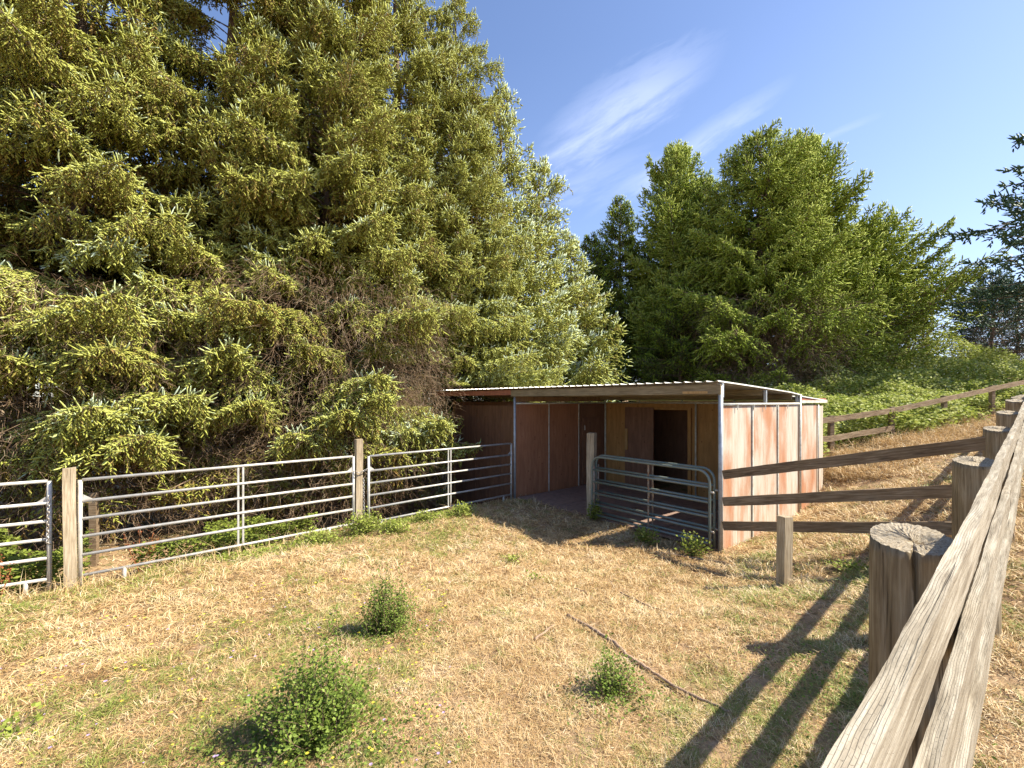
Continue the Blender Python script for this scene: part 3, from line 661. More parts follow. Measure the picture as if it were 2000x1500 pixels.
def limb_template(rng, L, st):
    """foliage shoots and twigs of one limb of length L growing along +x"""
    SP, SD, SL, ST, T0, T1, TR = [], [], [], [], [], [], []
    dr = st['droop']; up = st['up']; step = st['step']; bare = st['bare']
    ax = lambda s: np.array([L * s, .04 * L * math.sin(3 * s), L * (up * s - dr * s * s + st['tipup'] * s ** 3)])
    pts = [ax(s) for s in np.linspace(0, 1, 9)]
    for a, b in zip(pts[:-1], pts[1:]): T0.append(a); T1.append(b); TR.append(.012 + .010 * L * (1 - len(TR) / 8))
    n2 = max(4, int(L * (1 - bare) / st['sec']))
    for i in range(n2):
        s = bare + (1 - bare) * (i + rng.uniform(0, .8)) / n2; o = ax(s); tx = ax(min(s + .02, 1.02)) - ax(s - .02); tx /= np.linalg.norm(tx)
        side = 1 if i % 2 else -1
        l2 = min(1.6, (.16 + st['w'] * L * (1 - s) ** .75 * (.35 + .65 * min(1, s * 2)))) * rng.uniform(.65, 1.15)
        ang = rad(rng.uniform(40, 68)) * side; d = np.array([math.cos(ang), math.sin(ang), rng.uniform(-.25, .15)])
        d = d + tx * .3; d /= np.linalg.norm(d); hang = st['hang'] * rng.uniform(.5, 1.3)
        c = lambda t: o + d * l2 * t + np.array([0, 0, -hang * l2 * t * t])
        T0.append(o); T1.append(c(.5)); TR.append(.006); T0.append(c(.5)); T1.append(c(1)); TR.append(.004)
        m = max(2, int(l2 / step))
        for j in range(m):
            t = (j + rng.uniform(.2, 1)) / m; p = c(t); td = c(t + .03) - c(t - .03); td /= np.linalg.norm(td)
            if t < .22 and l2 > .5 and rng.random() < .6: continue
            for sg in (1, -1):
                if rng.random() < .12: continue
                lat = np.cross(td, (0, 0, 1.)); lat /= np.linalg.norm(lat) + 1e-6
                dd = td * rng.uniform(.6, 1.1) + lat * sg * rng.uniform(.5, 1.0) + np.array([0, 0, rng.uniform(-.35, .3) - st['hang'] * .22])
                dd /= np.linalg.norm(dd); SP.append(p); SD.append(dd); SL.append(st['sl'] * rng.uniform(.65, 1.15) * (1 - .2 * t)); ST.append(.50 + .22 * t + rng.normal(0, .09))
            if rng.random() < st['hangtw']:
                q = p.copy(); hl = rng.uniform(.15, .45); q2 = q + np.array([rng.normal(0, .05), rng.normal(0, .05), -hl]); T0.append(q); T1.append(q2); TR.append(.003)
                for h in range(int(hl / step) + 1):
                    f = (h + .5) / (int(hl / step) + 1); a = rng.uniform(0, 6.28)
                    dd = np.array([math.cos(a) * .6, math.sin(a) * .6, -.8]); dd /= np.linalg.norm(dd)
                    SP.append(q * (1 - f) + q2 * f); SD.append(dd); SL.append(st['sl'] * rng.uniform(.6, 1.0)); ST.append(.50 + rng.normal(0, .1))
        SP.append(c(1) - d * .02); SD.append(norm(c(1.02) - c(.95) + np.array([0, 0, .03]))); SL.append(st['sl'] * 1.35); ST.append(.80 + rng.normal(0, .08))
    e = ax(1)
    for a in (-.5, 0, .5):
        dd = np.array([math.cos(a), math.sin(a), .35 + rng.uniform(-.1, .3)]); dd /= np.linalg.norm(dd); SP.append(e); SD.append(dd); SL.append(st['sl'] * 1.25); ST.append(.9)
    # pale upright leaders of the outer limb
    for _ in range(int(st['leaders'] * L)):
        s = rng.uniform(.55, 1); p = ax(s) + np.array([0, rng.normal(0, .12 * L * (1.1 - s)), 0]); dd = np.array([rng.uniform(.1, .9), rng.normal(0, .35), rng.uniform(.4, 1.1)]); dd /= np.linalg.norm(dd)
        SP.append(p); SD.append(dd); SL.append(st['sl'] * rng.uniform(.9, 1.6)); ST.append(.95 + rng.normal(0, .04))
    return [np.array(x, float) for x in (SP, SD, SL, ST, T0, T1, TR)]
STY = {
    'spruce': dict(droop=.42, up=.16, tipup=.24, step=.060, sec=.060, w=.44, bare=.28, hang=.40, hangtw=.34, sl=.15, leaders=3.6, rr=.0175),
    'far_spruce': dict(droop=.32, up=.26, tipup=.22, step=.10, sec=.09, w=.48, bare=.22, hang=.45, hangtw=.30, sl=.20, leaders=3.0, rr=.027),
    'upswept': dict(droop=.10, up=.62, tipup=.10, step=.10, sec=.09, w=.44, bare=.15, hang=.25, hangtw=.15, sl=.24, leaders=4.0, rr=.032),
    'fir': dict(droop=.10, up=.02, tipup=.12, step=.12, sec=.20, w=.26, bare=.2, hang=.25, hangtw=.15, sl=.26, leaders=.8, rr=.042),
}
TPL = {}
def templates(style):
    if style not in TPL:
        rng = np.random.default_rng(len(TPL) * 7 + 1); TPL[style] = {L: [limb_template(rng, L, STY[style]) for _ in range(4 if L < 3 else 5)] for L in (.6, 1.1, 1.8, 2.7, 3.7, 5.0)}
    return TPL[style]
def conifer(name, x, y, h, Rm, style, label, seed, base=1.0, whorl=.44, per=7, shape=.60, mat='spruce', fins=7, group='conifers', tint=0.0, back=1.0, zlow=0.0, lean=0.0, deadlow=4.3, trunk_r=None, side=None, reach=()):
    rng = np.random.default_rng(seed); z0 = gz(x, y); root = empty(name, (x, y, z0)); tag(root, label, 'tree', group)
    tp = templates(style); Ls = np.array(sorted(tp)); st = STY[style]
    VS, TS, SV, SF, ST_ = [], [], [], [], []; nv = 0; z = base
    acc = [[] for _ in range(4)]; tw = [[] for _ in range(3)]
    camdir = math.atan2(-y, -x); H = h - z0
    def add_limb(a, L, zz, pitch, u, r, thin=True):
        k = Ls[np.argmin(abs(Ls - L))]; P, D, Sl, T, A, B, TR = tp[k][rng.integers(len(tp[k]))]; f = L / k
        ca, sa = math.cos(a), math.sin(a); cp, sp = math.cos(pitch), math.sin(pitch); fl = rng.choice((-1., 1.))
        Rt = np.array([[ca, -sa, 0], [sa, ca, 0], [0, 0, 1]]) @ np.array([[cp, 0, -sp], [0, 1, 0], [sp, 0, cp]]) @ np.diag([1, fl, 1])
        o = np.array([lean * zz, 0, zz]); keep = np.ones(len(P), bool)
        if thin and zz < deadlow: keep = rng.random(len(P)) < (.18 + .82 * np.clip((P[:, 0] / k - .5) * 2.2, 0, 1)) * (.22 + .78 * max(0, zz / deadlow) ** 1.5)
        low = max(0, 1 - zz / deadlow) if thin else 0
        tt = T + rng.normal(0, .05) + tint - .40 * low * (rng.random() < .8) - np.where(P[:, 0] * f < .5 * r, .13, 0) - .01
        for q, w in zip(acc, ((P * f) @ Rt.T + o, D @ Rt.T, Sl, tt)): q.append(w[keep])
        tw[0].append((A * f) @ Rt.T + o); tw[1].append((B * f) @ Rt.T + o); tw[2].append(TR * (f if f > .8 else 1))
    while z < H - .25:
        u = (z - base) / (H - base); r = Rm * (1 - u) ** shape * min(1, .67 + u * 4)
        cnt = max(3, int(round(per * (.6 + .4 * (1 - u))))); a0 = rng.uniform(0, 6.28)
        for i in range(cnt):
            a = a0 + 2 * math.pi * i / cnt + rng.normal(0, .22)
            if math.cos(a - camdir) < -.25 and rng.random() > back: continue
            L = r * rng.uniform(.62, 1.15) * (.72 + .62 * float(vnoise(np.array([a * 1.1 + seed * 3.7]), np.array([z * .55 + seed]))[0]))
            if side: L *= 1 + side[1] * max(0, math.cos(a - side[0]))
            add_limb(a, max(L, .3), z + rng.uniform(-.2, .2), rad(rng.normal(0, 5)) + rad(26) * u ** 1.5 - rad(8) * (1 - u), u, r)
        z += whorl * rng.uniform(.8, 1.2) * (1 - .35 * u)
    for (zz, tx, ty, tz) in reach:                                    # single long boughs towards a point
        L = math.hypot(tx - x, ty - y); add_limb(math.atan2(ty - y, tx - x), L, zz, math.atan2(tz - z0 - zz, L), .2, .1, False)
    P, D, Sl, T = (np.concatenate(q) for q in acc)
    def clear(q, m=.0):                                               # nothing grows through the shed
        a_, b_ = barn_ab(q[:, 0] + x, q[:, 1] + y); wz = q[:, 2] + z0
        return ~((a_ > -.35 - m) & (a_ < 5.7 + m) & (b_ > -.3 - m) & (b_ < 9.5 + m) & (wz < 3.0)) & ~((a_ > -2.6) & (a_ < 0) & (b_ > 5.4) & (b_ < 9.2) & (wz > 2.35) & (wz < 3.6))
    zl = (P[:, 2] > zlow + .15) & clear(P); P, D, Sl, T = P[zl], norm(D[zl]), Sl[zl], T[zl]
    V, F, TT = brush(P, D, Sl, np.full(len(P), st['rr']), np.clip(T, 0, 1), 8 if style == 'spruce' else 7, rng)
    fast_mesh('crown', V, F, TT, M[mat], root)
    A, B, TR = (np.concatenate(q) for q in tw)
    kb = clear(A) & clear(B); A, B, TR = A[kb], B[kb], TR[kb]; V, F = sticks(A, B, TR, rng); fast_mesh('branches', V, F, None, M['limb'], root)
    tr = trunk_r or .012 * H + .03; m_ = MB(); pts = []
    for i in range(16):
        t = i / 15; pts.append((lean * H * t + .04 * math.sin(i * 1.3 + seed), .04 * math.cos(i * 1.7 + seed), -.3 + (H + .25) * t))
    m_.tube(pts, [tr * (1.35 if i == 0 else 1) * (1 - i / 15) ** .8 + .012 for i in range(16)], 12).build('trunk', M['bark'], root)
    # dry leader spikes at the very top
    return root, len(P)
def dead_twigs(root, n, rmin, rmax, z0, z1, seed, a0=0, a1=6.28, mat='twig', ln=.22, r=.0028):
    """tangle of dead twigs inside the lower crown, a part of its tree"""
    rng = np.random.default_rng(seed); a = rng.uniform(a0, a1, n); q = rng.uniform(rmin, rmax, n); z = rng.uniform(z0, z1, n)
    P = np.c_[np.cos(a) * q, np.sin(a) * q, z]; out = np.c_[np.cos(a), np.sin(a), rng.uniform(-1.2, .1, n)] + rng.normal(0, .55, (n, 3)); D = norm(out); l = ln * rng.uniform(.5, 1.6, n)
    Q = P + D * l[:, None]; D2 = norm(D + rng.normal(0, .4, (n, 3)) + np.array([0, 0, -.4])); Q2 = Q + D2 * (l * .8)[:, None]
    D3 = norm(D + rng.normal(0, .7, (n, 3))); Q3 = Q + D3 * (l * .6)[:, None]
    a_, b_ = barn_ab(P[:, 0] + root.location.x, P[:, 1] + root.location.y); kk = ~((a_ > -.6) & (a_ < 5.8) & (b_ > -.3) & (b_ < 9.6)); P, Q, Q2, Q3 = P[kk], Q[kk], Q2[kk], Q3[kk]; n = len(P)
    V, F = sticks(np.r_[P, Q, Q], np.r_[Q, Q2, Q3], np.full(3 * n, r), rng)
    t = np.repeat(np.tile(rng.uniform(0, 1, n), 3), 6)
    return fast_mesh('dead_twigs', V, F, t, M[mat], root)

cnt = 0
TREES = [
 # x, y, h, R, style, label, kwargs
 (-10.4, 10.6, 17.5, 5.0, 'spruce', 'huge olive green spruce at the left edge hanging over the tall square post', dict(seed=1, base=.9, per=8, back=.35, reach=[(2.6, -6.2, 7.5, 2.0), (2.9, -6.9, 7.2, 2.5), (3.4, -6.0, 8.3, 2.7), (3.8, -8.0, 6.9, 3.3), (4.6, -6.6, 7.4, 4.4)])),
 (-8.0, 12.6, 19.0, 4.0, 'spruce', 'spruce squeezed between the huge edge spruce and the tallest broad one', dict(seed=12, base=1.2, per=7, back=.25, reach=[(3.0, -5.2, 9.0, 2.6), (4.0, -5.6, 8.8, 3.7)])),
 (-5.6, 13.4, 19.5, 4.5, 'spruce', 'tall broad spruce rising behind the middle livestock panel', dict(seed=2, base=.9, per=8, back=.25, reach=[(2.8, -3.6, 9.4, 2.4), (3.6, -3.0, 9.9, 3.2), (2.4, -4.6, 9.2, 1.9)])),
 (-3.9, 14.9, 18.5, 3.8, 'spruce', 'spruce standing close right of the tall broad one, its boughs drooping over the left bay', dict(seed=13, base=1.0, per=7, back=.25, tint=.03, reach=[(3.2, -1.75, 10.9, 2.1), (3.0, -2.5, 10.6, 1.9), (4.2, -2.9, 11.2, 3.2)])),
 (-2.1, 16.2, 17.3, 3.5, 'spruce', 'pale tipped spruce whose bristly top meets the blue sky, left of the shed roof end', dict(seed=3, base=.8, per=8, back=.3, fins=6, tint=.06, reach=[(4.5, .6, 13.0, 4.0), (4.0, 1.5, 13.6, 3.6)])),
 (-.5, 18.4, 15.3, 3.1, 'far_spruce', 'spruce with a narrow pointed top behind the left end of the shed roof', dict(seed=4, base=.8, per=8, back=.4, tint=.08)),
 (1.25, 20.3, 13.4, 3.0, 'far_spruce', 'lower pointed spruce stepping down behind the shed roof', dict(seed=5, base=.6, per=8, back=.4, tint=.08)),
 (2.9, 21.6, 10.7, 2.8, 'far_spruce', 'lowest spruce of the left row, its branch tips reaching right over the shed roof', dict(seed=6, base=.6, per=8, back=.5, tint=.08, reach=[(3.4, 4.7, 18.0, 4.3), (4.6, 5.0, 19.0, 5.6), (3.2, 3.2, 17.0, 3.6)])),
 (-8.3, 17.5, 20.0, 5.0, 'far_spruce', 'dark spruce filling the gap behind the two largest spruces', dict(seed=7, base=.6, per=9, back=.5)),
 (-14.6, 13.0, 17.0, 4.8, 'far_spruce', 'spruce showing in the upper left corner behind the huge edge spruce', dict(seed=8, base=.6, per=8, back=.4)),
 (-3.6, 20.5, 19.0, 4.2, 'far_spruce', 'shaded spruce showing only through gaps in the left row', dict(seed=9, base=.6, per=8, back=.4)),
 (7.3, 29.8, 16.2, 3.8, 'far_spruce', 'slim bluish green conifer at the left side of the right hand clump', dict(seed=20, base=1, per=8, mat='cypress', tint=-.02)),
 (10.2, 27.5, 18.3, 4.6, 'upswept', 'bright green feathery conifer with a rounded top left of the widest tree', dict(seed=21, base=1, per=8, mat='cypress', tint=.26)),
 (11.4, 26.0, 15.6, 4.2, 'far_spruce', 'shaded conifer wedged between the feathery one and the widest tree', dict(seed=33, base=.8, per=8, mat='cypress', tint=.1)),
 (12.8, 22.8, 16.4, 5.2, 'far_spruce', 'wide olive conifer with a bare lower trunk showing above the shed roof', dict(seed=22, base=3.0, per=9, mat='cypress', tint=.22, trunk_r=.22)),
 (16.4, 24.8, 16.9, 4.8, 'upswept', 'dense dark green conifer with upswept twiggy tops, right of the widest tree', dict(seed=23, base=1, per=9, mat='cypress', tint=.18)),
 (19.8, 25.5, 12.2, 4.9, 'upswept', 'yellow green conifer whose long branches sweep up to the right against the sky', dict(seed=24, base=.8, per=9, mat='cypress', tint=.24, side=(0.0, .2))),
 (23.4, 28.0, 9.3, 3.4, 'upswept', 'low light green conifer where the clump runs down to the brambles', dict(seed=25, base=.6, per=8, mat='cypress', tint=.3)),
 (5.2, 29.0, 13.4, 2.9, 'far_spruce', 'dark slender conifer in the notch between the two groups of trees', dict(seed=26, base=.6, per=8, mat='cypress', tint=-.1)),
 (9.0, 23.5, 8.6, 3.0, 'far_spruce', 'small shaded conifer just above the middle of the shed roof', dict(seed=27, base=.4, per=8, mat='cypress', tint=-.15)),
 (31.0, 33.0, 11.2, 1.4, 'fir', 'thin nearly bare conifer standing alone against the pale sky', dict(seed=28, base=2, per=4, mat='fir', whorl=.9)),
 (31.0, 28.5, 11.0, 3.6, 'far_spruce', 'dark bluish conifer low behind the top of the brambles', dict(seed=29, base=.6, per=8, mat='fir')),
 (35.5, 31.0, 10.5, 4.2, 'far_spruce', 'dark conifer mass at the right edge below the tall fir', dict(seed=30, base=.6, per=8, mat='fir', tint=.1)),
 (23.1, 18.2, 15.2, 4.1, 'fir', 'dark fir at the right edge with long separate horizontal branches', dict(seed=31, base=3.5, per=5, mat='fir', whorl=.5, tint=.05)),
]
roots = []
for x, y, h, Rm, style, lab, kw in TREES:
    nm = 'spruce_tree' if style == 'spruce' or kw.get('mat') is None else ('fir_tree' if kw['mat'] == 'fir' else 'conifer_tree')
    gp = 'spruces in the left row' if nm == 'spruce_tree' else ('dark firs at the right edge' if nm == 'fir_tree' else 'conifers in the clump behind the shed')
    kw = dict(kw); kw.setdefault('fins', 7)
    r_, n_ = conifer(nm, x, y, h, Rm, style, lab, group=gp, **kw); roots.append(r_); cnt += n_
print('shoots', cnt)
dead_twigs(roots[0], 11000, 1.2, 4.3, .6, 5.4, 51, -1.7, .6)
dead_twigs(roots[2], 14000, 1.0, 4.2, .6, 6.4, 52, -2.6, .2)
dead_twigs(roots[3], 8000, .8, 3.6, .6, 5.0, 53, -2.6, .2)
dead_twigs(roots[14], 5000, .6, 3.6, 2.0, 6.0, 54, -3.1, .0, ln=.4, r=.006)

# ------------------------------------------------------------------ leafy plants
def leaves(P, D, Nn, Ln, w, tint, fold=.25):
    """diamond leaves folded along the midrib"""
    S = norm(np.cross(D, Nn)); Nn = np.cross(S, D); n = len(P); V = np.empty((n, 4, 3), np.float32)
    V[:, 0] = P; V[:, 1] = P + D * (Ln * .5)[:, None] + S * w[:, None] + Nn * (w * fold)[:, None]
    V[:, 2] = P + D * Ln[:, None]; V[:, 3] = P + D * (Ln * .5)[:, None] - S * w[:, None] + Nn * (w * fold)[:, None]
    b = np.arange(n)[:, None, None] * 4; F = b + np.array([(0, 1, 2), (0, 2, 3)])[None]
    return V.reshape(-1, 3), F.reshape(-1, 3), np.repeat(tint, 4)
def rand_dirs(rng, n, zmin=-.3, zmax=1):
    a = rng.uniform(0, 6.283, n); z = rng.uniform(zmin, zmax, n); q = np.sqrt(np.maximum(0, 1 - z * z)); return np.c_[np.cos(a) * q, np.sin(a) * q, z]
def bush(name, x, y, h, r, nst, leaf, label, cat, seed, spires=0, group=None, mat='bush', tint=.0):
    rng = np.random.default_rng(seed); root = empty(name, (x, y, gz(x, y) - .02)); tag(root, label, cat, group)
    P, D, T = [], [], []; A, B, TR = [], [], []
    for i in range(nst):
        a = rng.uniform(0, 6.283); q = rng.uniform(0, 1) ** .6 * r; q *= rng.choice((1, 1, 1, 1.35)); hh = h * rng.uniform(.45, 1.05) * (1 - .35 * min(1, q / r) ** 2)
        if i < spires: hh = h * rng.uniform(1.2, 1.5); q *= .5
        b0 = np.array([math.cos(a), math.sin(a), 0]) * q * .25; b1 = np.array([math.cos(a) * q, math.sin(a) * q, hh]); bend = rng.normal(0, .03, 3)
        c = lambda t: b0 * (1 - t) + b1 * t + bend * math.sin(3.14 * t) - np.array([0, 0, .12 * h * (q / r) * t * t])
        for k in range(4): A.append(c(k / 4)); B.append(c(k / 4 + .25)); TR.append(.0032 * (1 - .15 * k))
        m = int(hh / leaf * 2.6)
        for k in range(m):
            t = .12 + .88 * (k + rng.uniform(0, 1)) / m; p = c(t); aa = rng.uniform(0, 6.283); d = np.array([math.cos(aa), math.sin(aa), rng.uniform(-.1, .9)])
            P.append(p + d * rng.uniform(0, leaf * (1.6 if i >= spires else .4))); D.append(d); T.append(.62 + rng.normal(0, .14) - (.1 if t < .4 else 0) + tint)
    P, D, T = np.array(P), norm(np.array(D)), np.clip(np.array(T), .05, 1); n = len(P)
    V, F, TT = leaves(P, D, norm(np.array([[0, 0, 1.]]) + rng.normal(0, .6, (n, 3))), leaf * rng.uniform(.6, 1.15, n), leaf * rng.uniform(.25, .36, n), T)
    fast_mesh('leaves', V, F, TT, M[mat], root)
    V, F = sticks(np.array(A), np.array(B), np.array(TR), rng); fast_mesh('stems', V, F, None, M['limb'], root)
    return root
bush('shrub', -1.09, 2.48, .52, .32, 210, .026, 'largest leafy green shrub, low in the foreground grass', 'shrub', 61, 4)
bush('shrub', -1.11, 3.90, .50, .25, 120, .024, 'mid sized green shrub with a tall thin spike, behind the largest one', 'shrub', 62, 5)
bush('shrub', .64, 2.76, .28, .14, 64, .022, 'small round green shrub beside the long fallen stick', 'shrub', 63, 2)
for i, (x, y, h, r, lab) in enumerate([
    (-2.75, 8.15, .50, .38, 'bright green weed clump at the foot of the slim timber post'), (-2.2, 8.05, .30, .4, 'green weeds spreading right of the slim timber post'),
    (-3.35, 7.65, .28, .42, 'green weeds spreading left of the slim timber post'), (-1.05, 9.35, .30, .28, 'leafy weeds under the panel nearest the shed'), (-1.75, 8.95, .24, .25, 'small grey green weed between two leafy clumps'),
    ( .0, 6.46, .10, .17, 'low rosette weed in the dry grass before the shed'), (.26, 5.59, .07, .11, 'tiny rosette weed between the fallen stick and the shed'), (3.9, 5.1, .12, .2, 'ragged green weeds in the shadow right of the short square post'), (-3.0, 2.6, .09, .22, 'low leafy weed patch left of the largest shrub')]):
    bush('weed_clump', x, y, h, r, int(90 * r / .3), .05 if h > .2 else .045, lab, 'weeds', 70 + i, 0, 'weed clumps in the paddock', 'bramble', -.02)
for i, (x, y, h, r) in enumerate([(2.9, 7.05, .42, .22), (2.35, 7.75, .40, .2), (1.72, 9.15, .5, .12)]):
    bush('weed_clump', x, y, h, r, 34, .055, ('weeds growing through the gate beside the shed corner post', 'weeds growing under the middle of the green gates', 'weeds climbing the square post at the free end of the gates')[i], 'weeds', 90 + i, 0, 'weed clumps in the paddock', 'bramble', -.1)
def dock(x, y, h, seed, label):
    rng = np.random.default_rng(seed); root = empty('dock_plant', (x, y, gz(x, y) - .02)); tag(root, label, 'plant', 'dry red dock plants')
    A, B, P = [], [], []
    for i in range(5):
        a = rng.uniform(0, 6.28); t = np.array([math.cos(a) * .2, math.sin(a) * .2, h * rng.uniform(.7, 1)])
        for k in range(5): A.append(t * k / 5 + np.array([0, 0, -.05 * k * k / 25])); B.append(t * (k + 1) / 5 + np.array([0, 0, -.05 * (k + 1) ** 2 / 25]))
        for k in range(60): f = rng.uniform(.35, 1); P.append(t * f + rng.normal(0, .018, 3))
    A, B, P = np.array(A), np.array(B), np.array(P); n = len(P); D = rand_dirs(rng, n, -.5, 1)
    V, F, TT = leaves(P, D, rand_dirs(rng, n), rng.uniform(.012, .03, n), rng.uniform(.006, .012, n), rng.uniform(0, .8, n)); fast_mesh('seed_heads', V, F, TT, M['reddish'], root)
    V, F = sticks(A, B, np.full(len(A), .004), rng); fast_mesh('stems', V, F, np.full(len(V), .6), M['reddish'], root)
dock(-6.35, 5.45, .62, 1, 'rusty red dry dock plant in front of the left edge panel'); dock(-6.6, 5.3, .55, 2, 'rusty red dry dock plant cut by the left edge of the photo')
dock(-5.5, 6.55, .75, 3, 'dry brown dock plant right of the tall square post, behind the rails')

# ------------------------------------------------------------------ scattered stuff
def scatter_leaves(name, x, y, z, size, tint, mat, label, seed, cat, up=.5):
    rng = np.random.default_rng(seed); n = len(x); D = rand_dirs(rng, n, -.4, .6)
    V, F, TT = leaves(np.c_[x, y, z], D, norm(np.array([[.25, -.2, up * 2]]) + rng.normal(0, .55, (n, 3))), size * rng.uniform(.6, 1.3, n), size * rng.uniform(.28, .42, n), np.clip(tint, 0, 1))
    return tag(fast_mesh(name, V, F, TT, M[mat]), label, None, kind='stuff')
# brambles over the hillside beyond the far fence
rng = np.random.default_rng(101); n = 150000
t = rng.uniform(-.12, 1.25, n); dpt = rng.uniform(-.45, 9.5, n)
bx = 7.6 + 13.6 * t - dpt * .34; by = 11.9 + 4.9 * t + dpt * .94
mound = .55 + .35 * np.clip((dpt + .5) / .8, 0, 1) + (.7 + 1.1 * np.clip(t, 0, 1)) * np.clip((dpt - .6) / 5.5, 0, 1)
mound *= .65 + .7 * vnoise(bx * .9, by * .9, 21); mound += .25 * (vnoise(bx * 3, by * 3, 22) - .5)
keep = vnoise(bx * 1.3 + 5, by * 1.3, 23) > .22 - .1 * dpt; keep &= ~((dpt < .2) & (vnoise(bx * 1.1, by * 1.1, 24) < .25))
keep &= ~in_barn(bx, by, .5)
bx, by, dpt, mound = bx[keep], by[keep], dpt[keep], mound[keep]; n = len(bx)
bz = ground_z(bx, by) + mound * (1 - rng.uniform(0, 1, n) ** 2.2 * .9) + rng.normal(0, .05, n)
scatter_leaves('bramble', bx, by, bz, .115, .72 + .24 * (vnoise(bx * 2, by * 2, 25) - .5) + rng.normal(0, .16, n), 'bramble', 'bank of light green brambles covering the hillside beyond the far fence', 5, None)
# green undergrowth behind the left panels
n = 60000; s = rng.uniform(-1.2, 1.0, n); q = rng.uniform(.12, 2.6, n)
ux = -6.0 + 3.0 * s - q * .66; uy = 5.95 + 2.6 * s + q * .75
dens = np.where(s < .05, .75, np.where(s < .55, .25, .12)); k = (vnoise(ux * 1.3, uy * 1.3, 31) > .72 - dens * .62); ux, uy, q, s = ux[k], uy[k], q[k], s[k]; n = len(ux)
uh = (.30 + .45 * np.clip(q, 0, 1)) * (.4 + 1.1 * vnoise(ux * 1.5, uy * 1.5, 32)) * np.where(s < .1, 1.35, .7)
scatter_leaves('undergrowth', ux, uy, ground_z(ux, uy) + uh * (1 - rng.uniform(0, 1, n) ** 2), .062, .36 + rng.normal(0, .15, n), 'bramble', 'tangled green undergrowth in the shade behind the livestock panels', 6, None)

# dry grass: bent blades, thicker and longer with distance so the turf keeps its grain
def blades(name, x, y, ln, w, tint, flat, mat, label, seed, zoff=0.0, az=None):
    rng = np.random.default_rng(seed); n = len(x); a = rng.uniform(0, 6.283, n) if az is None else az
    z = ground_z(x, y) + zoff; P = np.c_[x, y, z - .005]; el_ = flat * rng.uniform(.3, 1.5, n)
    D1 = np.c_[np.cos(a) * np.cos(el_), np.sin(a) * np.cos(el_), np.sin(el_)]
    a2 = a + rng.normal(0, .5, n); e2 = el_ * rng.uniform(-.2, .7, n); D2 = np.c_[np.cos(a2) * np.cos(e2), np.sin(a2) * np.cos(e2), np.sin(e2)]
    S = np.c_[-np.sin(a), np.cos(a), rng.normal(0, .5, n)]; S = norm(S) * w[:, None] * .5
    V = np.empty((n, 5, 3), np.float32); m = P + D1 * (ln * .5)[:, None]; V[:, 0] = P - S; V[:, 1] = P + S; V[:, 2] = m + S * .8; V[:, 3] = m - S * .8; V[:, 4] = m + D2 * (ln * .5)[:, None]
    F = np.arange(n)[:, None, None] * 5 + np.array([(0, 1, 2), (0, 2, 3), (3, 2, 4)])[None]
    return tag(fast_mesh(name, V.reshape(-1, 3), F.reshape(-1, 3), np.repeat(tint, 5), M[mat]), label, None, kind='stuff')
def scatter_polar(n, r0, r1, a0, a1, rng, p=1.0):
    # density falls off with distance from the open paddock corner
    u = rng.uniform(0, 1, n); r = r0 * (r1 / r0) ** (u ** p); a = rad(a0) + (rad(a1) - rad(a0)) * rng.uniform(0, 1, n); return r * np.sin(a), r * np.cos(a), r
def green_mask(x, y):
    g = .45 * vnoise(x * .8 + 3, y * .8, 41) + .35 * vnoise(x * 2.2, y * 2.2, 42) + .2 * vnoise(x * 7, y * 7, 43)
    g += .20 * np.exp(-((x + 1.9) ** 2 + (y - 3.4) ** 2) / 1.6) + .16 * np.exp(-((x - 1.9) ** 2 / .3 + (y - 2.4) ** 2 / .8)) + .20 * np.exp(-(((x + 4.0) * .66 - (y - 7.3) * .75) ** 2) / .25) * (x < -.6)
    g += .12 * np.exp(-((x + 2.6) ** 2 + (y - 2.2) ** 2) / 1.0) - .16 * np.exp(-((x + 3.6) ** 2 / 1.6 + (y - 4.7) ** 2 / .9)) - .1 * np.exp(-((x - .3) ** 2 + (y - 5) ** 2) / 3.)
    return g
rng = np.random.default_rng(77); n = 620000
x, y, r = scatter_polar(n, 1.3, 19, -58, 62, rng); k = ~in_barn(x, y, -.02)
s_gate = (x + 6) * .75 - (y - 5.95) * -.66; behind = ((x + 6) * -.66 + (y - 5.95) * .75 > .15) & (x < 0.1)      # bare litter behind the panels
k &= ~(behind & (rng.random(n) < .88)); a_, b_ = barn_ab(x, y); k &= ~((a_ > -1.4) & (a_ < 0) & (b_ > 2.4) & (b_ < 5.3) & (rng.random(n) < .5))
k &= ~((vnoise(x * 3.1, y * 3.1, 46) * .6 + vnoise(x * 9, y * 9, 47) * .4 > .66) & (rng.random(n) < .8)); x, y, r = x[k], y[k], r[k]; n = len(x); sc_ = np.clip(r / 3.2, .55, 3.2); gm = green_mask(x, y)
cl = vnoise(x * 5.5, y * 5.5, 44); tint = np.clip(.43 + .36 * (vnoise(x * 1.6, y * 1.6, 45) - .5) + .34 * (cl - .5) + rng.normal(0, .14, n) - .05 * (x > 3) , 0, .675)
isg = rng.random(n) < np.clip((gm - .53) * 2.0, .04, .36); tint = np.where(isg, rng.uniform(.72, .95, n), tint)
ln = .040 * sc_ ** .8 * rng.uniform(.5, 1.5, n) * (1 + .5 * (cl > .7)); ln *= np.where(x > 4.5, 1.2, 1)
blades('dry_grass', x, y, ln, .0032 * sc_ * rng.uniform(.6, 1.4, n), tint, np.where(cl > .66, .75, .32) * np.ones(n), 'grass', 'short sun bleached grass covering the paddock and hillside', 7, rng.uniform(0, .012, n) * sc_)
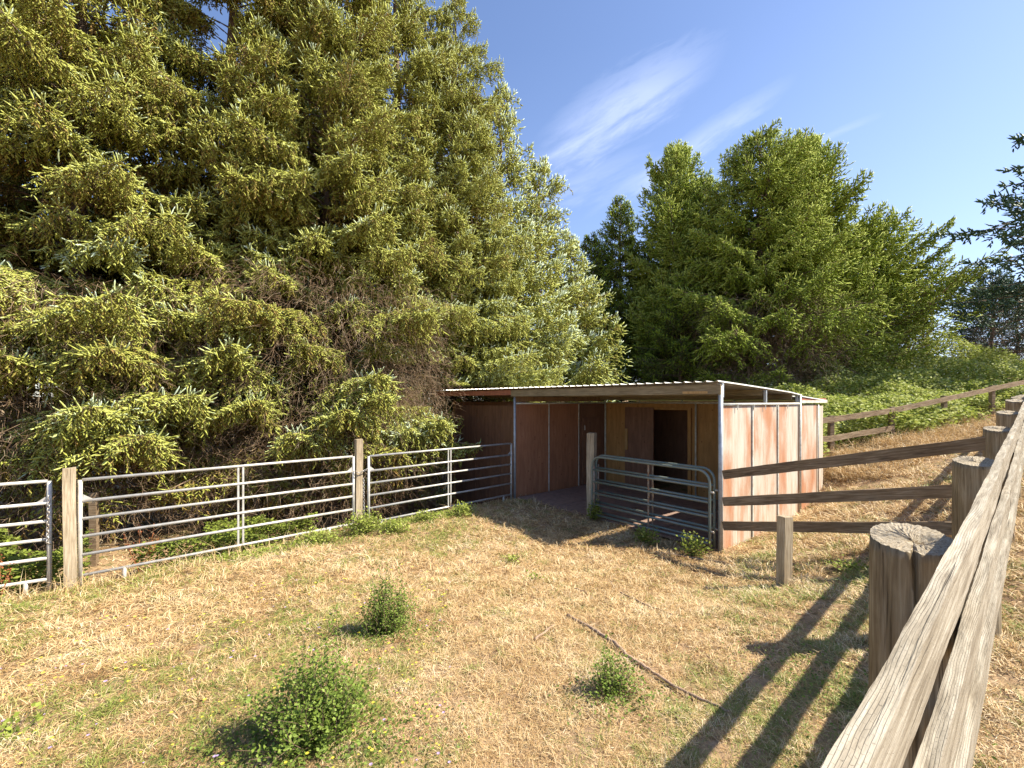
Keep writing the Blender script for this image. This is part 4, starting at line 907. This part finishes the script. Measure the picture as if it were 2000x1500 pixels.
# standing straw tufts
tuf = 7500; tx, ty, tr_ = scatter_polar(tuf, 1.4, 17, -58, 62, rng); k = ~in_barn(tx, ty, .1) & ~(((tx + 6) * -.66 + (ty - 5.95) * .75 > .1) & (tx < .1)); tx, ty, tr_ = tx[k], ty[k], tr_[k]
m = 26; cx = np.repeat(tx, m) + rng.normal(0, .028, len(tx) * m) * np.repeat(np.clip(tr_ / 4, .7, 2), m); cy = np.repeat(ty, m) + rng.normal(0, .028, len(tx) * m) * np.repeat(np.clip(tr_ / 4, .7, 2), m)
g0 = np.repeat(rng.random(len(tx)) < np.clip((green_mask(tx, ty) - .42) * 2.5, .05, .75), m); big = np.repeat(np.clip(tr_ / 3.5, .6, 2.2), m); N_ = len(cx)
blades('grass_tufts', cx, cy, .085 * big ** .7 * rng.uniform(.5, 1.5, N_), .0034 * big, np.where(g0, rng.uniform(.70, 1, N_), rng.uniform(.25, .67, N_)), np.full(N_, .62), 'grass', 'small standing tufts among the flattened dry grass', 8)
# taller seed grass on the slope in front of the far fence
n = 60000; t = rng.uniform(-.05, 1.2, n); q = rng.uniform(.0, 2.2, n); hx = 8.0 + 13 * t + q * .34; hy = 12.0 + 4.7 * t - q * .94; k = (vnoise(hx * 1.6, hy * 1.6, 61) > .3) & ~in_barn(hx, hy, .1); hx, hy, q = hx[k], hy[k], q[k]; n = len(hx)
blades('tall_grass', hx, hy, .55 * (1 - .30 * q) * rng.uniform(.4, 1.3, n), np.full(n, .011), np.clip(rng.normal(.42, .12, n), 0, .67), np.full(n, 1.0), 'grass', 'tall golden seed grass along the far fence', 9)
# tall thin stems near the left post and along the panels
n = 1500; t = rng.uniform(-.7, 1.6, n); hx = -6 + 3 * t + rng.normal(.15, .18, n); hy = 5.75 + 2.6 * t + rng.normal(-.12, .12, n); k = ~((t > .85) & (t < 1.5)); hx, hy = hx[k], hy[k]; n = len(hx)
blades('seed_stems', hx, hy, rng.uniform(.15, .5, n), np.full(n, .006), np.clip(rng.normal(.5, .12, n), 0, .67), np.full(n, 1.0), 'grass', 'thin dry seed stems along the foot of the panels', 10)
# creeping green leaves along the foot of the panels
n = 22000; t = rng.uniform(-.4, 1.75, n); off = rng.normal(0, .28, n); hx = -6 + 3 * t + off * .66; hy = 5.72 + 2.6 * t - off * .75; k = (vnoise(hx * 1.7, hy * 1.7, 71) > .52) & (t > .25); hx, hy = hx[k], hy[k]; n = len(hx)
scatter_leaves('ground_cover', hx, hy, ground_z(hx, hy) + rng.uniform(0, .09, n), .034, .52 + rng.normal(0, .15, n), 'bramble', 'low green ground cover along the foot of the panels', 12, None)
n = 5200; hx = np.r_[rng.normal(-1.12, .33, n // 2), rng.normal(-1.12, .25, n // 4), rng.normal(.64, .15, n // 8), rng.normal(1.95, .25, n - n // 2 - n // 4 - n // 8)]; hy = np.r_[rng.normal(2.42, .20, n // 2), rng.normal(3.85, .18, n // 4), rng.normal(2.72, .12, n // 8), rng.normal(2.75, .45, n - n // 2 - n // 4 - n // 8)]
scatter_leaves('creeping_weeds', hx, hy, ground_z(hx, hy) + rng.uniform(0, .05, n), .020, .45 + rng.normal(0, .16, n), 'bush', 'small creeping green weeds around the shrubs', 14, None)
# wildflowers
n = 420; x, y, r = scatter_polar(n, 2.2, 6.2, -56, -8, rng); z = ground_z(x, y) + rng.uniform(.02, .09, n); V, T = [], []
pal = rng.random(n) < .22
for i in range(n):
    q = (.006 + .0025 * r[i]) * rng.uniform(.35, .8); a0 = rng.uniform(0, 6.28)
    for kx in range(6):
        a, b = a0 + kx * 1.047, a0 + (kx + .8) * 1.047
        V += [(x[i], y[i], z[i]), (x[i] + q * math.cos(a), y[i] + q * math.sin(a), z[i] + q * .35), (x[i] + q * math.cos(b), y[i] + q * math.sin(b), z[i] + q * .35)]
        T += [.8 if pal[i] else .2] * 3
tag(fast_mesh('wildflowers', np.array(V), np.arange(len(V)).reshape(-1, 3), np.array(T), M['petal']), 'tiny yellow and mauve wildflowers among the foreground grass', None, kind='stuff')
# forest litter behind the panels
n = 26000; x, y, r = scatter_polar(n, 6.5, 17, -55, 6, rng); k = ((x + 6) * -.66 + (y - 5.95) * .75 > .0) & ~in_barn(x, y, .2); x, y = x[k], y[k]; n = len(x)
blades('forest_litter', x, y, rng.uniform(.08, .3, n), np.full(n, .008), rng.uniform(.02, .38, n), np.full(n, .12), 'grass', 'brown twig and needle litter under the spruces', 13)

# fallen sticks
def stick(pts, r0, r1, label, seed):
    rr = random.Random(seed); P = []
    for i, (x, y) in enumerate(pts): P.append((x - pts[0][0], y - pts[0][1], gz(x, y) + .02 - gz(*pts[0])))
    Q = []
    for a, b in zip(P[:-1], P[1:]):
        for k in range(6): t = k / 6; Q.append(tuple(a[j] * (1 - t) + b[j] * t + rr.uniform(-.004, .004) for j in range(3)))
    Q.append(P[-1]); n = len(Q); m_ = MB().tube(Q, [(r0 + (r1 - r0) * i / n) * rr.uniform(.85, 1.15) for i in range(n)], 8)
    o = m_.build('fallen_stick', M['stick']); o.location = (pts[0][0], pts[0][1], gz(*pts[0]))
    return tag(o, label, 'stick', 'sticks lying on the dry grass')
stick([(.53, 4.17), (.70, 3.75), (.80, 3.44), (.83, 3.20), (.94, 3.01), (1.04, 2.80), (1.17, 2.63), (1.24, 2.52)], .019, .007, 'long crooked bare branch lying behind the small round shrub', 1)
stick([(.18, 3.54), (.37, 3.86)], .012, .010, 'short pale straight stick left of the long crooked branch', 2)
stick([(1.24, 5.05), (1.36, 4.5), (1.49, 4.09)], .009, .006, 'thin dark stick in the grass midway between the branch and the shed', 3)
stick([(.74, 5.2), (.84, 5.06), (.85, 4.96)], .008, .005, 'tiny hooked twig left of the thin dark stick', 4)
stick([(2.35, 7.2), (2.95, 6.75), (3.15, 6.5)], .014, .01, 'stick lying beneath the green gates', 5)
